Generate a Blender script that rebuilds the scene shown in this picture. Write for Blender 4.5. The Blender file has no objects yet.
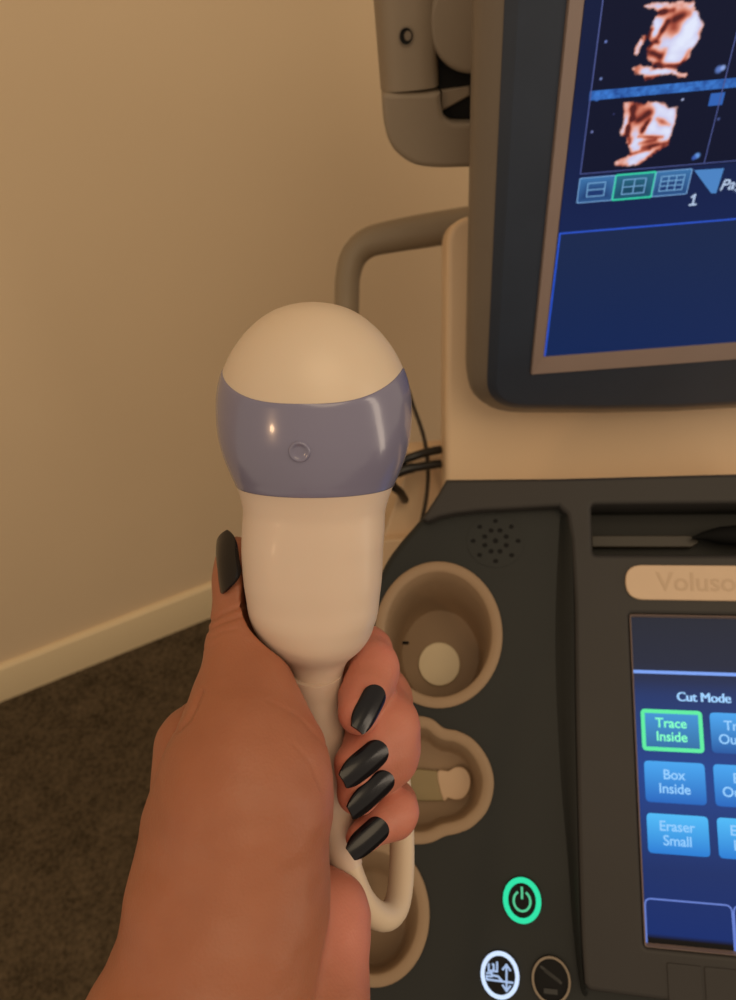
import bpy, math, random
import numpy as np
from mathutils import Vector, Matrix
from mathutils.bvhtree import BVHTree

random.seed(4)
rng = np.random.default_rng(7)
SC = bpy.context.scene
COL = SC.collection

# ------------------------------------------------------------------ camera frame
FPX = 760.0
CAM = np.array([0.0, 0.0, 1.28])
_g = np.array([.075, .683, .727]); _g /= np.linalg.norm(_g)
_sp, _cp = _g[2], math.sqrt(1 - _g[2] ** 2)
_s = _g[0] / _cp; _c = math.sqrt(1 - _s * _s)
FW = np.array([0, _cp, -_sp]); R0 = np.array([1., 0, 0]); D0 = np.cross(FW, R0)
RT = _c * R0 + _s * D0
DN = -_s * R0 + _c * D0


def W(p):                      # a point measured right/down/ahead of the phone, to world
    return CAM + p[0] * RT + p[1] * DN + p[2] * FW


def dirw(p):
    return p[0] * RT + p[1] * DN + p[2] * FW


def cp(u, v, z):
    return np.array([(u - 368) / FPX * z, (v - 500) / FPX * z, z])


def P(u, v, z):
    return W(cp(u, v, z))


class Plane:
    """a flat face in the room with its own two axes and a normal"""
    def __init__(s, px, z, u, v):
        u = np.array(u, float); u /= np.linalg.norm(u)
        v = np.array(v, float); v -= u * (u @ v); v /= np.linalg.norm(v)
        n = np.cross(u, v)
        o = cp(px[0], px[1], z)
        if n @ o > 0: n = -n
        s.oc, s.uc, s.vc, s.nc = o, u, v, n
        s.o, s.u, s.v, s.n = W(o), dirw(u), dirw(v), dirw(n)

    def loc(s, px, py, h=0.0):
        d = np.array([(px - 368) / FPX, (py - 500) / FPX, 1.])
        b = s.oc + s.nc * h
        t = (b @ s.nc) / (d @ s.nc)
        q = d * t - b
        return float(q @ s.uc), float(q @ s.vc)

    def pt(s, a, b, h=0.0):
        return s.o + s.u * a + s.v * b + s.n * h

    def pts(s, ab, h=0.0):
        return [s.pt(a, b, h) for a, b in ab]


# ------------------------------------------------------------------ materials
def lin(c):
    c = c / 255.0
    return c / 12.92 if c <= .04045 else ((c + .055) / 1.055) ** 2.4


def rgb(r, g, b): return (lin(r), lin(g), lin(b), 1)


def new_mat(name):
    m = bpy.data.materials.new(name); m.use_nodes = True
    nt = m.node_tree
    return m, nt, nt.nodes['Principled BSDF']


def plastic(name, col, rough=.5, spec=.5, var=.06, scale=40, bump=0.0, bscale=900, coat=0.0, sss=0.0, dist=.0004):
    m, nt, b = new_mat(name)
    tc = nt.nodes.new('ShaderNodeTexCoord')
    n = nt.nodes.new('ShaderNodeTexNoise'); n.inputs['Scale'].default_value = scale; n.inputs['Detail'].default_value = 4
    nt.links.new(tc.outputs['Object'], n.inputs['Vector'])
    mx = nt.nodes.new('ShaderNodeMix'); mx.data_type = 'RGBA'
    mx.inputs[6].default_value = tuple(c * (1 - var) for c in col[:3]) + (1,)
    mx.inputs[7].default_value = tuple(min(1, c * (1 + var)) for c in col[:3]) + (1,)
    nt.links.new(n.outputs['Fac'], mx.inputs[0]); nt.links.new(mx.outputs[2], b.inputs['Base Color'])
    b.inputs['Roughness'].default_value = rough; b.inputs['Specular IOR Level'].default_value = spec
    if coat: b.inputs['Coat Weight'].default_value = coat; b.inputs['Coat Roughness'].default_value = .08
    if sss:
        b.inputs['Subsurface Weight'].default_value = sss
        b.inputs['Subsurface Radius'].default_value = (.006, .003, .002); b.inputs['Subsurface Scale'].default_value = 1
    if bump:
        n2 = nt.nodes.new('ShaderNodeTexNoise'); n2.inputs['Scale'].default_value = bscale; n2.inputs['Detail'].default_value = 3
        nt.links.new(tc.outputs['Object'], n2.inputs['Vector'])
        bp = nt.nodes.new('ShaderNodeBump'); bp.inputs['Strength'].default_value = bump; bp.inputs['Distance'].default_value = dist
        nt.links.new(n2.outputs['Fac'], bp.inputs['Height']); nt.links.new(bp.outputs['Normal'], b.inputs['Normal'])
    return m


def emit(name, col, strength=1.0, base=(0.01, 0.01, 0.012, 1), rough=.25, spec=.5):
    m, nt, b = new_mat(name)
    b.inputs['Base Color'].default_value = base
    b.inputs['Roughness'].default_value = rough; b.inputs['Specular IOR Level'].default_value = spec
    b.inputs['Emission Color'].default_value = col; b.inputs['Emission Strength'].default_value = strength
    return m


EM = 1.0
M = {}
M['wall'] = plastic('painted wall', (.76, .585, .385, 1), .85, .2, .04, 3, .25, 260, dist=.0006)
M['base'] = plastic('painted skirting', (.80, .64, .40, 1), .5, .4, .03, 8)
M['deck'] = plastic('charcoal console plastic', (.0185, .0205, .0195, 1), .5, .25, .08, 30, .12, 1800, dist=.0002)
M['frame'] = plastic('warm grey console plastic', (.036, .033, .031, 1), .5, .28, .06, 30, .12, 1800, dist=.0002)
M['holder'] = plastic('taupe holder rubber', (.30, .205, .125, 1), .6, .35, .06, 40, .1, 900)
M['cream'] = plastic('cream housing plastic', (.74, .55, .36, 1), .45, .45, .03, 15, .08, 1200, dist=.0002)
M['pale'] = plastic('pale lit hole', (.78, .66, .45, 1), .5, .4, .03, 60)
M['olive'] = plastic('olive strap plastic', (.30, .235, .12, 1), .5, .4, .05, 60)
M['badge'] = plastic('brushed champagne plate', (.60, .43, .285, 1), .38, .5, .04, 80)
M['badge_ink'] = plastic('badge lettering', (.53, .375, .243, 1), .45, .5, .04, 80)
M['dark'] = plastic('black parts and hole shade', (.006, .006, .006, 1), .7, .2, .05, 30)  # black of buttons and screws, also painted as shade in gaps and holes
M['tray'] = plastic('pen tray plastic', (.010, .010, .008, 1), .6, .35, .06, 30)
M['bezel'] = plastic('dark monitor bezel', (.031, .042, .066, 1), .42, .5, .15, 25, .1, 1500, dist=.0002)
M['shell'] = plastic('monitor side with warm light', (.19, .155, .12, 1), .45, .45, .06, 25)  # lighter than the bezel: warm light on the side is in the colour
M['trimring'] = plastic('mauve grey screen surround', (.25, .185, .16, 1), .45, .5, .06, 30)
M['arm'] = plastic('taupe arm plastic', (.255, .20, .142, 1), .5, .4, .05, 25, .1, 900, dist=.0002)
M['tube'] = plastic('taupe handle rubber', (.25, .195, .13, 1), .5, .4, .05, 25)
M['cable'] = plastic('black cable rubber', (.008, .008, .008, 1), .4, .5, .1, 60)
M['cable_brown'] = plastic('brown black cable', (.03, .02, .012, 1), .5, .4, .1, 60)
M['white'] = plastic('ivory probe plastic', (.62, .485, .385, 1), .42, .45, .02, 20, .04, 700, coat=.05, sss=.12, dist=.0001)
M['dome'] = plastic('cream acoustic cap', (.63, .505, .38, 1), .38, .45, .03, 20, .04, 700, sss=.12, dist=.0001)
M['band'] = plastic('lavender band', (.19, .18, .27, 1), .22, .55, .03, 20, .03, 900, coat=.4, dist=.0001)
M['cord'] = plastic('ivory probe cord', (.64, .51, .37, 1), .42, .45, .03, 40)
M['nail'] = plastic('black nail varnish', (.004, .0038, .006, 1), .24, .32, .15, 300, coat=.15)
M['screw'] = plastic('dull steel screw', (.16, .12, .08, 1), .35, .6, .1, 300)


def carpet_mat():
    m, nt, b = new_mat('brown carpet')
    tc = nt.nodes.new('ShaderNodeTexCoord')
    n1 = nt.nodes.new('ShaderNodeTexNoise'); n1.inputs['Scale'].default_value = 130; n1.inputs['Detail'].default_value = 6; n1.inputs['Roughness'].default_value = .7
    n2 = nt.nodes.new('ShaderNodeTexNoise'); n2.inputs['Scale'].default_value = 22; n2.inputs['Detail'].default_value = 4
    nt.links.new(tc.outputs['Object'], n1.inputs['Vector']); nt.links.new(tc.outputs['Object'], n2.inputs['Vector'])
    ad = nt.nodes.new('ShaderNodeMath'); ad.operation = 'MULTIPLY_ADD'; ad.inputs[1].default_value = .35
    nt.links.new(n2.outputs['Fac'], ad.inputs[0]); nt.links.new(n1.outputs['Fac'], ad.inputs[2])
    r = nt.nodes.new('ShaderNodeValToRGB')
    r.color_ramp.elements[0].position = .45; r.color_ramp.elements[0].color = (.030, .022, .012, 1)
    r.color_ramp.elements[1].position = .92; r.color_ramp.elements[1].color = (.150, .110, .066, 1)
    nt.links.new(ad.outputs[0], r.inputs[0]); nt.links.new(r.outputs[0], b.inputs['Base Color'])
    b.inputs['Roughness'].default_value = .95; b.inputs['Specular IOR Level'].default_value = .1
    bp = nt.nodes.new('ShaderNodeBump'); bp.inputs['Strength'].default_value = .8; bp.inputs['Distance'].default_value = .004
    nt.links.new(n1.outputs['Fac'], bp.inputs['Height']); nt.links.new(bp.outputs['Normal'], b.inputs['Normal'])
    return m


M['carpet'] = carpet_mat()


def skin_mat():
    m, nt, b = new_mat('skin')
    tc = nt.nodes.new('ShaderNodeTexCoord')
    at = nt.nodes.new('ShaderNodeAttribute'); at.attribute_name = 'flush'
    n = nt.nodes.new('ShaderNodeTexNoise'); n.inputs['Scale'].default_value = 45; n.inputs['Detail'].default_value = 6
    nt.links.new(tc.outputs['Object'], n.inputs['Vector'])
    mx = nt.nodes.new('ShaderNodeMix'); mx.data_type = 'RGBA'
    mx.inputs[6].default_value = (.295, .104, .052, 1); mx.inputs[7].default_value = (.385, .145, .075, 1)
    nt.links.new(n.outputs['Fac'], mx.inputs[0])
    mx2 = nt.nodes.new('ShaderNodeMix'); mx2.data_type = 'RGBA'; mx2.inputs[7].default_value = (.63, .225, .165, 1)
    nt.links.new(mx.outputs[2], mx2.inputs[6]); nt.links.new(at.outputs['Fac'], mx2.inputs[0])
    nt.links.new(mx2.outputs[2], b.inputs['Base Color'])
    b.inputs['Roughness'].default_value = .48; b.inputs['Specular IOR Level'].default_value = .4
    b.inputs['Subsurface Weight'].default_value = .25
    b.inputs['Subsurface Radius'].default_value = (.006, .0022, .0012); b.inputs['Subsurface Scale'].default_value = .7
    v = nt.nodes.new('ShaderNodeTexVoronoi'); v.inputs['Scale'].default_value = 900
    nt.links.new(tc.outputs['Object'], v.inputs['Vector'])
    n3 = nt.nodes.new('ShaderNodeTexNoise'); n3.inputs['Scale'].default_value = 260; n3.inputs['Detail'].default_value = 3
    nt.links.new(tc.outputs['Object'], n3.inputs['Vector'])
    ad = nt.nodes.new('ShaderNodeMath'); ad.operation = 'ADD'
    nt.links.new(v.outputs['Distance'], ad.inputs[0]); nt.links.new(n3.outputs['Fac'], ad.inputs[1])
    bp = nt.nodes.new('ShaderNodeBump'); bp.inputs['Strength'].default_value = .25; bp.inputs['Distance'].default_value = .0003
    nt.links.new(ad.outputs[0], bp.inputs['Height']); nt.links.new(bp.outputs['Normal'], b.inputs['Normal'])
    return m


M['skin'] = skin_mat()


def attr_emit(name, strength):
    m, nt, b = new_mat(name)
    at = nt.nodes.new('ShaderNodeAttribute'); at.attribute_name = 'picture'
    b.inputs['Base Color'].default_value = (.006, .006, .008, 1)
    b.inputs['Roughness'].default_value = .35; b.inputs['Specular IOR Level'].default_value = .12
    nt.links.new(at.outputs['Color'], b.inputs['Emission Color']); b.inputs['Emission Strength'].default_value = strength
    return m


M['picture'] = attr_emit('lit display', EM)

# ------------------------------------------------------------------ object helpers
WLOC = {}


def arr(v): return np.array(v, float)


def tag(o, label=None, cat=None, group=None, kind=None):
    if label: o['label'] = label
    if cat: o['category'] = cat
    if group: o['group'] = group
    if kind: o['kind'] = kind
    return o


def thing(name, loc, label, cat, group=None):
    o = bpy.data.objects.new(name, None); COL.objects.link(o)
    o.empty_display_size = .05
    o.location = Vector(loc); WLOC[o.name] = np.array(loc, float)
    return tag(o, label, cat, group)


class MB:
    def __init__(s): s.v, s.f, s.m, s.attr = [], [], [], {}

    def add(s, verts, faces, mi=0):
        n = len(s.v)
        s.v.extend(np.array(p, float) for p in verts)
        for f in faces: s.f.append(tuple(i + n for i in f)); s.m.append(mi)

    def loft(s, loops, mi=0, cap0=False, cap1=False, closed=True):
        n = len(loops[0]); vs = [p for l in loops for p in l]; fs = []
        for i in range(len(loops) - 1):
            for j in range(n if closed else n - 1):
                k = (j + 1) % n
                fs.append((i * n + j, i * n + k, (i + 1) * n + k, (i + 1) * n + j))
        if cap0: fs.append(tuple(range(n))[::-1])
        if cap1: fs.append(tuple((len(loops) - 1) * n + j for j in range(n)))
        s.add(vs, fs, mi)

    def tube(s, path, rad, seg=16, mi=0, caps=True):
        path = [arr(p) for p in path]
        if not hasattr(rad, '__len__'): rad = [rad] * len(path)
        T = [path[min(i + 1, len(path) - 1)] - path[max(i - 1, 0)] for i in range(len(path))]
        T = [t / np.linalg.norm(t) for t in T]
        a = np.cross(T[0], [0.3, .2, .9]); a /= np.linalg.norm(a)
        loops = []
        for p, t, r in zip(path, T, rad):
            a = a - t * (a @ t); a /= np.linalg.norm(a); b = np.cross(t, a)
            loops.append([p + r * (math.cos(x) * a + math.sin(x) * b) for x in np.linspace(0, 2 * math.pi, seg, endpoint=False)])
        s.loft(loops, mi, caps, caps)

    def mesh(s, me, mi=0, fn=None):
        vs = [np.array(v.co) for v in me.vertices]
        if fn: vs = [fn(v) for v in vs]
        s.add(vs, [tuple(p.vertices) for p in me.polygons], mi)

    def build(s, name, mats, parent=None, smooth=True, angle=35, label=None, recalc=True):
        V = np.array(s.v); c = (V.min(0) + V.max(0)) / 2
        me = bpy.data.meshes.new(name)
        me.from_pydata([tuple(v) for v in V - c], [], s.f)
        if not isinstance(mats, (list, tuple)): mats = [mats]
        for m in mats: me.materials.append(m)
        if len(mats) > 1: me.polygons.foreach_set('material_index', s.m)
        if recalc:
            import bmesh
            bm = bmesh.new(); bm.from_mesh(me); bmesh.ops.recalc_face_normals(bm, faces=bm.faces); bm.to_mesh(me); bm.free()
        if smooth:
            me.shade_smooth(); me.set_sharp_from_angle(angle=math.radians(angle))
        me.update()
        o = bpy.data.objects.new(name, me); COL.objects.link(o)
        base = np.zeros(3)
        if parent is not None:
            o.parent = parent; base = WLOC[parent.name]
        o.location = Vector(c - base); WLOC[o.name] = c
        if label: o['label'] = label
        return o


def catmull(pts, n=8, closed=False):
    pts = [arr(p) for p in pts]; out = []; N = len(pts)
    rngi = range(N) if closed else range(N - 1)
    for i in rngi:
        if closed: p0, p1, p2, p3 = pts[i - 1], pts[i], pts[(i + 1) % N], pts[(i + 2) % N]
        else: p0, p1, p2, p3 = pts[max(i - 1, 0)], pts[i], pts[i + 1], pts[min(i + 2, N - 1)]
        for k in range(n):
            t = k / n
            out.append(.5 * ((2 * p1) + (-p0 + p2) * t + (2 * p0 - 5 * p1 + 4 * p2 - p3) * t * t + (-p0 + 3 * p1 - 3 * p2 + p3) * t ** 3))
    if not closed: out.append(pts[-1])
    return out


def rpoly(pts, r, n=6):
    """polygon with rounded corners"""
    out = []; N = len(pts)
    rs = r if hasattr(r, '__len__') else [r] * N
    for i in range(N):
        p, a, b = arr(pts[i]), arr(pts[i - 1]), arr(pts[(i + 1) % N])
        if rs[i] <= 0: out.append(p); continue
        da, db = a - p, b - p
        la, lb = np.linalg.norm(da), np.linalg.norm(db)
        rr = min(rs[i], la * .49, lb * .49)
        A, B = p + da / la * rr, p + db / lb * rr
        for t in np.linspace(0, 1, n + 1): out.append((1 - t) ** 2 * A + 2 * t * (1 - t) * p + t * t * B)
    return out


def rrect(x0, x1, y0, y1, r, n=6):
    return rpoly([(x0, y0), (x1, y0), (x1, y1), (x0, y1)], r, n)


def ell(a, b, ra, rb, n=48):
    return [arr((a + ra * math.cos(t), b + rb * math.sin(t))) for t in np.linspace(0, 2 * math.pi, n, endpoint=False)]


def inset(pts, d):
    pts = [arr(p) for p in pts]; N = len(pts)
    area = sum(pts[i][0] * pts[(i + 1) % N][1] - pts[(i + 1) % N][0] * pts[i][1] for i in range(N))
    sg = 1 if area > 0 else -1; out = []
    for i in range(N):
        t = pts[(i + 1) % N] - pts[i - 1]; t = t / (np.linalg.norm(t) + 1e-12)
        out.append(pts[i] + sg * d * arr((-t[1], t[0])))
    return out


def fill(outline, holes=(), h0=0., h1=.01, bevel=0., res=3):
    """a flat plate with holes and rounded edges, as a mesh in plate coordinates"""
    cu = bpy.data.curves.new('plate', 'CURVE'); cu.dimensions = '2D'; cu.fill_mode = 'BOTH'
    for lp in [outline] + list(holes):
        sp = cu.splines.new('POLY'); sp.points.add(len(lp) - 1); sp.use_cyclic_u = True
        for k, p in enumerate(lp): sp.points[k].co = (p[0], p[1], 0, 1)
    cu.extrude = max((h1 - h0) / 2 - bevel, 0.); cu.bevel_depth = bevel; cu.bevel_resolution = res; cu.offset = -bevel
    o = bpy.data.objects.new('plate', cu); COL.objects.link(o)
    dg = bpy.context.evaluated_depsgraph_get()
    me = bpy.data.meshes.new_from_object(o.evaluated_get(dg))
    bpy.data.objects.remove(o); bpy.data.curves.remove(cu)
    mid = (h0 + h1) / 2
    for v in me.vertices: v.co.z += mid
    return me


def text_mesh(body, size, bold=0.0, align='CENTER', depth=.0002, shear=0., spacing=1.0):
    cu = bpy.data.curves.new('letters', 'FONT'); cu.body = body; cu.size = size; cu.align_x = align; cu.align_y = 'CENTER'
    cu.offset = bold * size * .72; cu.extrude = depth; cu.shear = shear; cu.space_line = .9; cu.space_character = spacing
    cu.resolution_u = 4
    o = bpy.data.objects.new('letters', cu); COL.objects.link(o)
    dg = bpy.context.evaluated_depsgraph_get()
    me = bpy.data.meshes.new_from_object(o.evaluated_get(dg))
    bpy.data.objects.remove(o); bpy.data.curves.remove(cu)
    return me


def onp(pl, da=0., db=0., dh=0.):
    return lambda v: pl.pt(v[0] + da, v[1] + db, v[2] + dh)


# ------------------------------------------------------------------ room
def gp(px, py):                 # where a line of sight meets the carpet
    d = dirw(cp(px, py, 1.)); t = -CAM[2] / d[2]
    return CAM + d * t


wa, wb = gp(0, 702.5), gp(212, 617.5)
wd = (wb - wa); wd[2] = 0; wd /= np.linalg.norm(wd)
wn = np.array([wd[1], -wd[0], 0.])
if wn @ (CAM - wa) < 0: wn = -wn
mb = MB()


def box(mb, o, ax, ay, az, mi=0):
    o, ax, ay, az = map(arr, (o, ax, ay, az))
    v = [o, o + ax, o + ax + ay, o + ay]; v += [p + az for p in v]
    mb.add(v, [(3, 2, 1, 0), (4, 5, 6, 7), (0, 1, 5, 4), (1, 2, 6, 5), (2, 3, 7, 6), (3, 0, 4, 7)], mi)


UP = arr((0, 0, 1))
w0, w1 = wa - wd * 1.6 - wn * .013, wa + wd * 3.2 - wn * .013
box(mb, w0 - wn * .1, wd * 4.8, wn * .1, UP * 2.5)
tag(mb.build('wall_back', M['wall'], smooth=False), 'beige painted wall behind the hand and the machine', 'wall', kind='structure')
mb = MB()
prof = [(0, 0), (.013, 0), (.013, .084), (.011, .089), (.005, .092), (0, .092)]
mb.loft([[w0 + wn * a + UP * b for a, b in prof], [w1 + wn * a + UP * b for a, b in prof]], 0, True, True)
tag(mb.build('baseboard_back', M['base']), 'pale painted skirting along the foot of the wall', 'skirting', kind='structure')
mb = MB()
fo = w0 + wn * -.1
box(mb, fo - UP * .02, wd * 4.8, wn * 3.6, UP * .02)
tag(mb.build('floor', M['carpet'], smooth=False), 'dark brown carpet', 'floor', kind='structure')

# ------------------------------------------------------------------ the ultrasound machine
CP = Plane((560, 760), .52, (.9814, -.0101, -.1914), (.0376, -.9695, .2421))      # control panel face
foot = CP.pt(.08, .05); foot[2] = 0
machine = thing('ultrasound_machine', foot, 'dark grey ultrasound machine console with probe holders, touch screen and cream rear cover', 'medical machine')


def q(*pp, h=0.): return [CP.loc(x, y, h) for x, y in pp]


mm = .001
# holder outlines (outer edges of the three rims)
cup1 = ell(-.0850, .0837, .0468, .0530, 64)
c2 = q((418, 716), (432, 719), (444, 728), (458, 731), (474, 740), (488, 759), (494, 783), (488, 809), (473, 826), (458, 833), (445, 836), (432, 842), (418, 844),
       (398, 842), (376, 830), (362, 806), (358, 780), (362, 752), (376, 730), (398, 718))
cup2 = catmull(c2, 5, True)
c3 = CP.loc(372, 911)
cup3 = ell(c3[0], c3[1], .0395, .046, 64)

# lower deck
dl = q((470, 481), (444, 486), (432, 502), (420, 518), (401, 540), (387, 559), (377, 579), (363, 606), (350, 640), (336, 700), (318, 770), (302, 840), (292, 920), (286, 1010), (282, 1120))
deck_out = catmull(dl, 4) + [arr((.262, -.215)), arr((.262, .096)), arr((.016, .118)), arr((.016, .19))]
me = fill(deck_out, [inset(cup1, .0062), inset(cup2, .0062), inset(cup3, .0062)], -.012, 0., .0058, 5)
mb = MB(); mb.mesh(me, 0, onp(CP))
mb.loft([CP.pts(inset(deck_out, .001), -.009), CP.pts(inset(deck_out, .0015), -.05), CP.pts(inset(deck_out, .012), -.11)], 0, False, True)
mb.build('lower_deck', M['deck'], machine, angle=50)

# raised control panel block with openings for the pen tray and the touch screen
H = .011
_hc = float(-(CP.oc @ CP.nc)); _a0, _b0 = float(-(CP.oc @ CP.uc)), float(-(CP.oc @ CP.vc))


def kf(p, k=1 - .009 / _hc): return arr((_a0 + (p[0] - _a0) * k, _b0 + (p[1] - _b0) * k))


class Raised:                  # the raised block's own coordinates
    def pt(s, a, b, h=0.): p = kf((a, b)); return CP.pt(p[0], p[1], h)
    def pts(s, ab, h=0.): return [s.pt(a, b, h) for a, b in ab]


CPF = Raised()
fr = q((446, 479), (560, 478), h=H) + [(.262, .2005), (.262, -.141)] + \
    q((600, 993), (589, 991), (584, 984), (581, 940), (579, 880), (577, 800), (575, 700), (574, 600), (571, 540), h=H)
corner = q((567, 514), (559, 506), (520, 508), (480, 510), (455, 513), (440, 516), (428, 521), (422, 519), (429, 507), (438, 493), h=H)
fr_all = [arr(p) for p in fr] + [arr(p) for p in corner]
SX0, SX1, SY0, SY1 = .0495, .2370, -.1100, .1000
tray_h = rrect(.0262, .2400, .1425, .1795, .003, 4)
scr_h = rrect(SX0, SX1, SY0, SY1, .002, 3)
me = fill(fr_all, [[kf(p) for p in tray_h], [kf(p) for p in scr_h]], -.03, H, .003, 3)
mb = MB(); mb.mesh(me, 0, onp(CP))
mb.build('control_panel', M['frame'], machine, angle=50)
# swept side of the block, falling to the deck
mb = MB()
ra = q((571, 512), (574, 600), (575, 700), (577, 800), (579, 880), (581, 940), (584, 984), (588, 992), h=H)
rb = q((560, 516), (556, 600), (556, 680), (561, 780), (568, 860), (573, 930), (580, 986), (586, 997), h=0)
ra = catmull(ra, 4); rb = catmull(rb, 4)
mb.loft([CP.pts(ra, H - .0008), [CP.pt(a * .75 + b * .25, c * .75 + d * .25, H * .82) for (a, c), (b, d) in zip(ra, rb)],
         [CP.pt(a * .35 + b * .65, c * .35 + d * .65, H * .3) for (a, c), (b, d) in zip(ra, rb)], CP.pts(rb, .0003)], 0, closed=False)
mb.build('side_flank', M['deck'], machine)

# pen tray
mb = MB()
t0 = inset(tray_h, -.0004)
mb.loft([CPF.pts(t0, H - .004), CPF.pts(t0, -.014), CPF.pts(inset(t0, .002), -.018)], 0, False, True)
x0, x1 = .0275, .1
gb = [(x0, .1515), (.098, .1515), (.104, .1555), (.098, .1605), (x0, .1605)]
me = fill([arr(p) for p in gb], (), -.018, -.009, .001)
mb.mesh(me, 1, onp(CPF))
mb.build('pen_tray', [M['tray'], plastic('tray rib', (.032, .025, .016, 1), .5)], machine)

# maker's plate
BH = H + .0016
pl_out = rrect(.0475, .215, .1100, .1346, .0123, 10)
me = fill(pl_out, (), H - .001, BH, .0008)
mb = MB(); mb.mesh(me, 0, onp(CPF))
plate = mb.build('name_plate', M['badge'], machine)
me = text_mesh('Voluson', .0185, .012, 'LEFT', .00015)
mb = MB(); mb.mesh(me, 0, onp(CPF, .0685, .1222, BH + .0001))
mb.build('lettering', M['badge_ink'], plate)

# touch screen
SH = H - .0045
mb = MB()
ring_o, ring_i = scr_h, inset(scr_h, .0016)
mb.loft([CPF.pts(ring_o, H - .0005), CPF.pts(inset(scr_h, .0006), H + .0001), CPF.pts(ring_i, SH)], 0)
# picture grid of the display
gx, gy = np.linspace(SX0 + .0014, SX1 - .0014, 48), np.linspace(SY0 + .0014, SY1 - .0014, 72)


def grid_pic(plane, gx, gy, h, fn):
    X, Y = np.meshgrid(gx, gy); n, m_ = X.shape
    vs = [plane.pt(a, b, h) for a, b in zip(X.ravel(), Y.ravel())]
    fs = [(j * m_ + i, j * m_ + i + 1, (j + 1) * m_ + i + 1, (j + 1) * m_ + i) for j in range(n - 1) for i in range(m_ - 1)]
    return vs, fs, fn(X, Y).reshape(-1, 3)


def mixc(a, b, t): return np.asarray(a)[None, None] * (1 - t[..., None]) + np.asarray(b)[None, None] * t[..., None]


def L3(r, g, b): return np.array([lin(r), lin(g), lin(b)])


def touch_fn(X, Y):
    t = np.clip((Y + .02) / -.09, 0, 1); s = np.clip((Y - .045) / .02, 0, 1)
    c = mixc(L3(20, 46, 96), L3(2, 40, 108), t)
    c = c * (1 - s[..., None]) + mixc(L3(24, 34, 58), L3(24, 32, 48), np.clip((Y - .06) / .04, 0, 1)) * s[..., None]
    k = np.clip(1 - np.abs(Y + .005) / .06, 0, 1) * .6
    c = c * (1 - k[..., None]) + np.array(L3(20, 72, 160))[None, None] * k[..., None]
    d = np.clip((-.1035 - Y) / .002, 0, 1)
    return c * (1 - d[..., None])


def pic_obj(mb_, name, mats, parent, vs, fs, cols, label=None):
    """display mesh that carries a colour for each point of its picture"""
    o = mb_.build(name, mats, parent, smooth=False, label=label, recalc=False)
    return o


def add_picture(name, parent, plane, gx, gy, h, fn, extra=None, extra_mats=()):
    vs, fs, cols = grid_pic(plane, gx, gy, h, fn)
    mb_ = MB(); mb_.add(vs, fs, 0); n0 = len(vs)
    if extra is not None: extra(mb_)
    o = mb_.build(name, [M['picture']] + list(extra_mats), parent, smooth=False, recalc=False)
    at = o.data.color_attributes.new('picture', 'FLOAT_COLOR', 'POINT')
    data = np.zeros((len(o.data.vertices), 4)); data[:, 3] = 1; data[:n0, :3] = cols
    at.data.foreach_set('color', data.ravel())
    return o


touch = mb.build('touch_screen', M['trimring'], machine)
E_line = emit('display light blue line', rgb(96, 150, 240), EM)
E_dim = emit('display dim blue line', rgb(88, 120, 205), EM)
E_txt = emit('display pale text', rgb(150, 205, 255), EM)


def touch_extra(b):
    h0, h1 = SH + .0001, SH + .0003

    def strip(pts, mi): b.add(CPF.pts(pts, h1), [tuple(range(len(pts)))], mi)
    strip([(SX0 + .0015, .0598), (SX1 - .0015, .0598), (SX1 - .0015, .0620), (SX0 + .0015, .0620)], 1)
    tx_ = CP.loc(704.5, 698)
    me_ = text_mesh('Cut Mode', .0086, 0, 'CENTER', .0001, spacing=.97)
    for dx in (-.00028, 0, .00028): b.mesh(me_, 3, onp(CPF, tx_[0] + dx, tx_[1], h1))
    for k in range(3):            # tab outlines along the bottom
        xa = SX0 + .002 + k * .0535; xb = xa + .0525
        o_ = [arr(p) for p in [(xa, -.112), (xa, -.083)]] if k else [arr((xa, -.0845))]
        path = rpoly([(xa, -.1085), (xa, -.0825), (xb, -.0825), (xb, -.1085)], [0, .004, .004, 0], 5)
        for i in range(len(path) - 1):
            p0, p1 = path[i], path[i + 1]; d = p1 - p0; d = d / np.linalg.norm(d); nn = arr((-d[1], d[0])) * .0005
            b.add(CPF.pts([p0 - nn, p1 - nn, p1 + nn, p0 + nn], h1), [(0, 1, 2, 3)], 2)


add_picture('display', touch, CPF, gx, gy, SH, touch_fn, touch_extra, [E_line, E_dim, E_txt])


def softkey_mat(name, top, bot, y0, y1):
    return None


def button_fn(c_top, c_bot, y0, y1):
    return lambda X, Y: mixc(c_bot, c_top, np.clip((Y - y0) / (y1 - y0), 0, 1))


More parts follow.
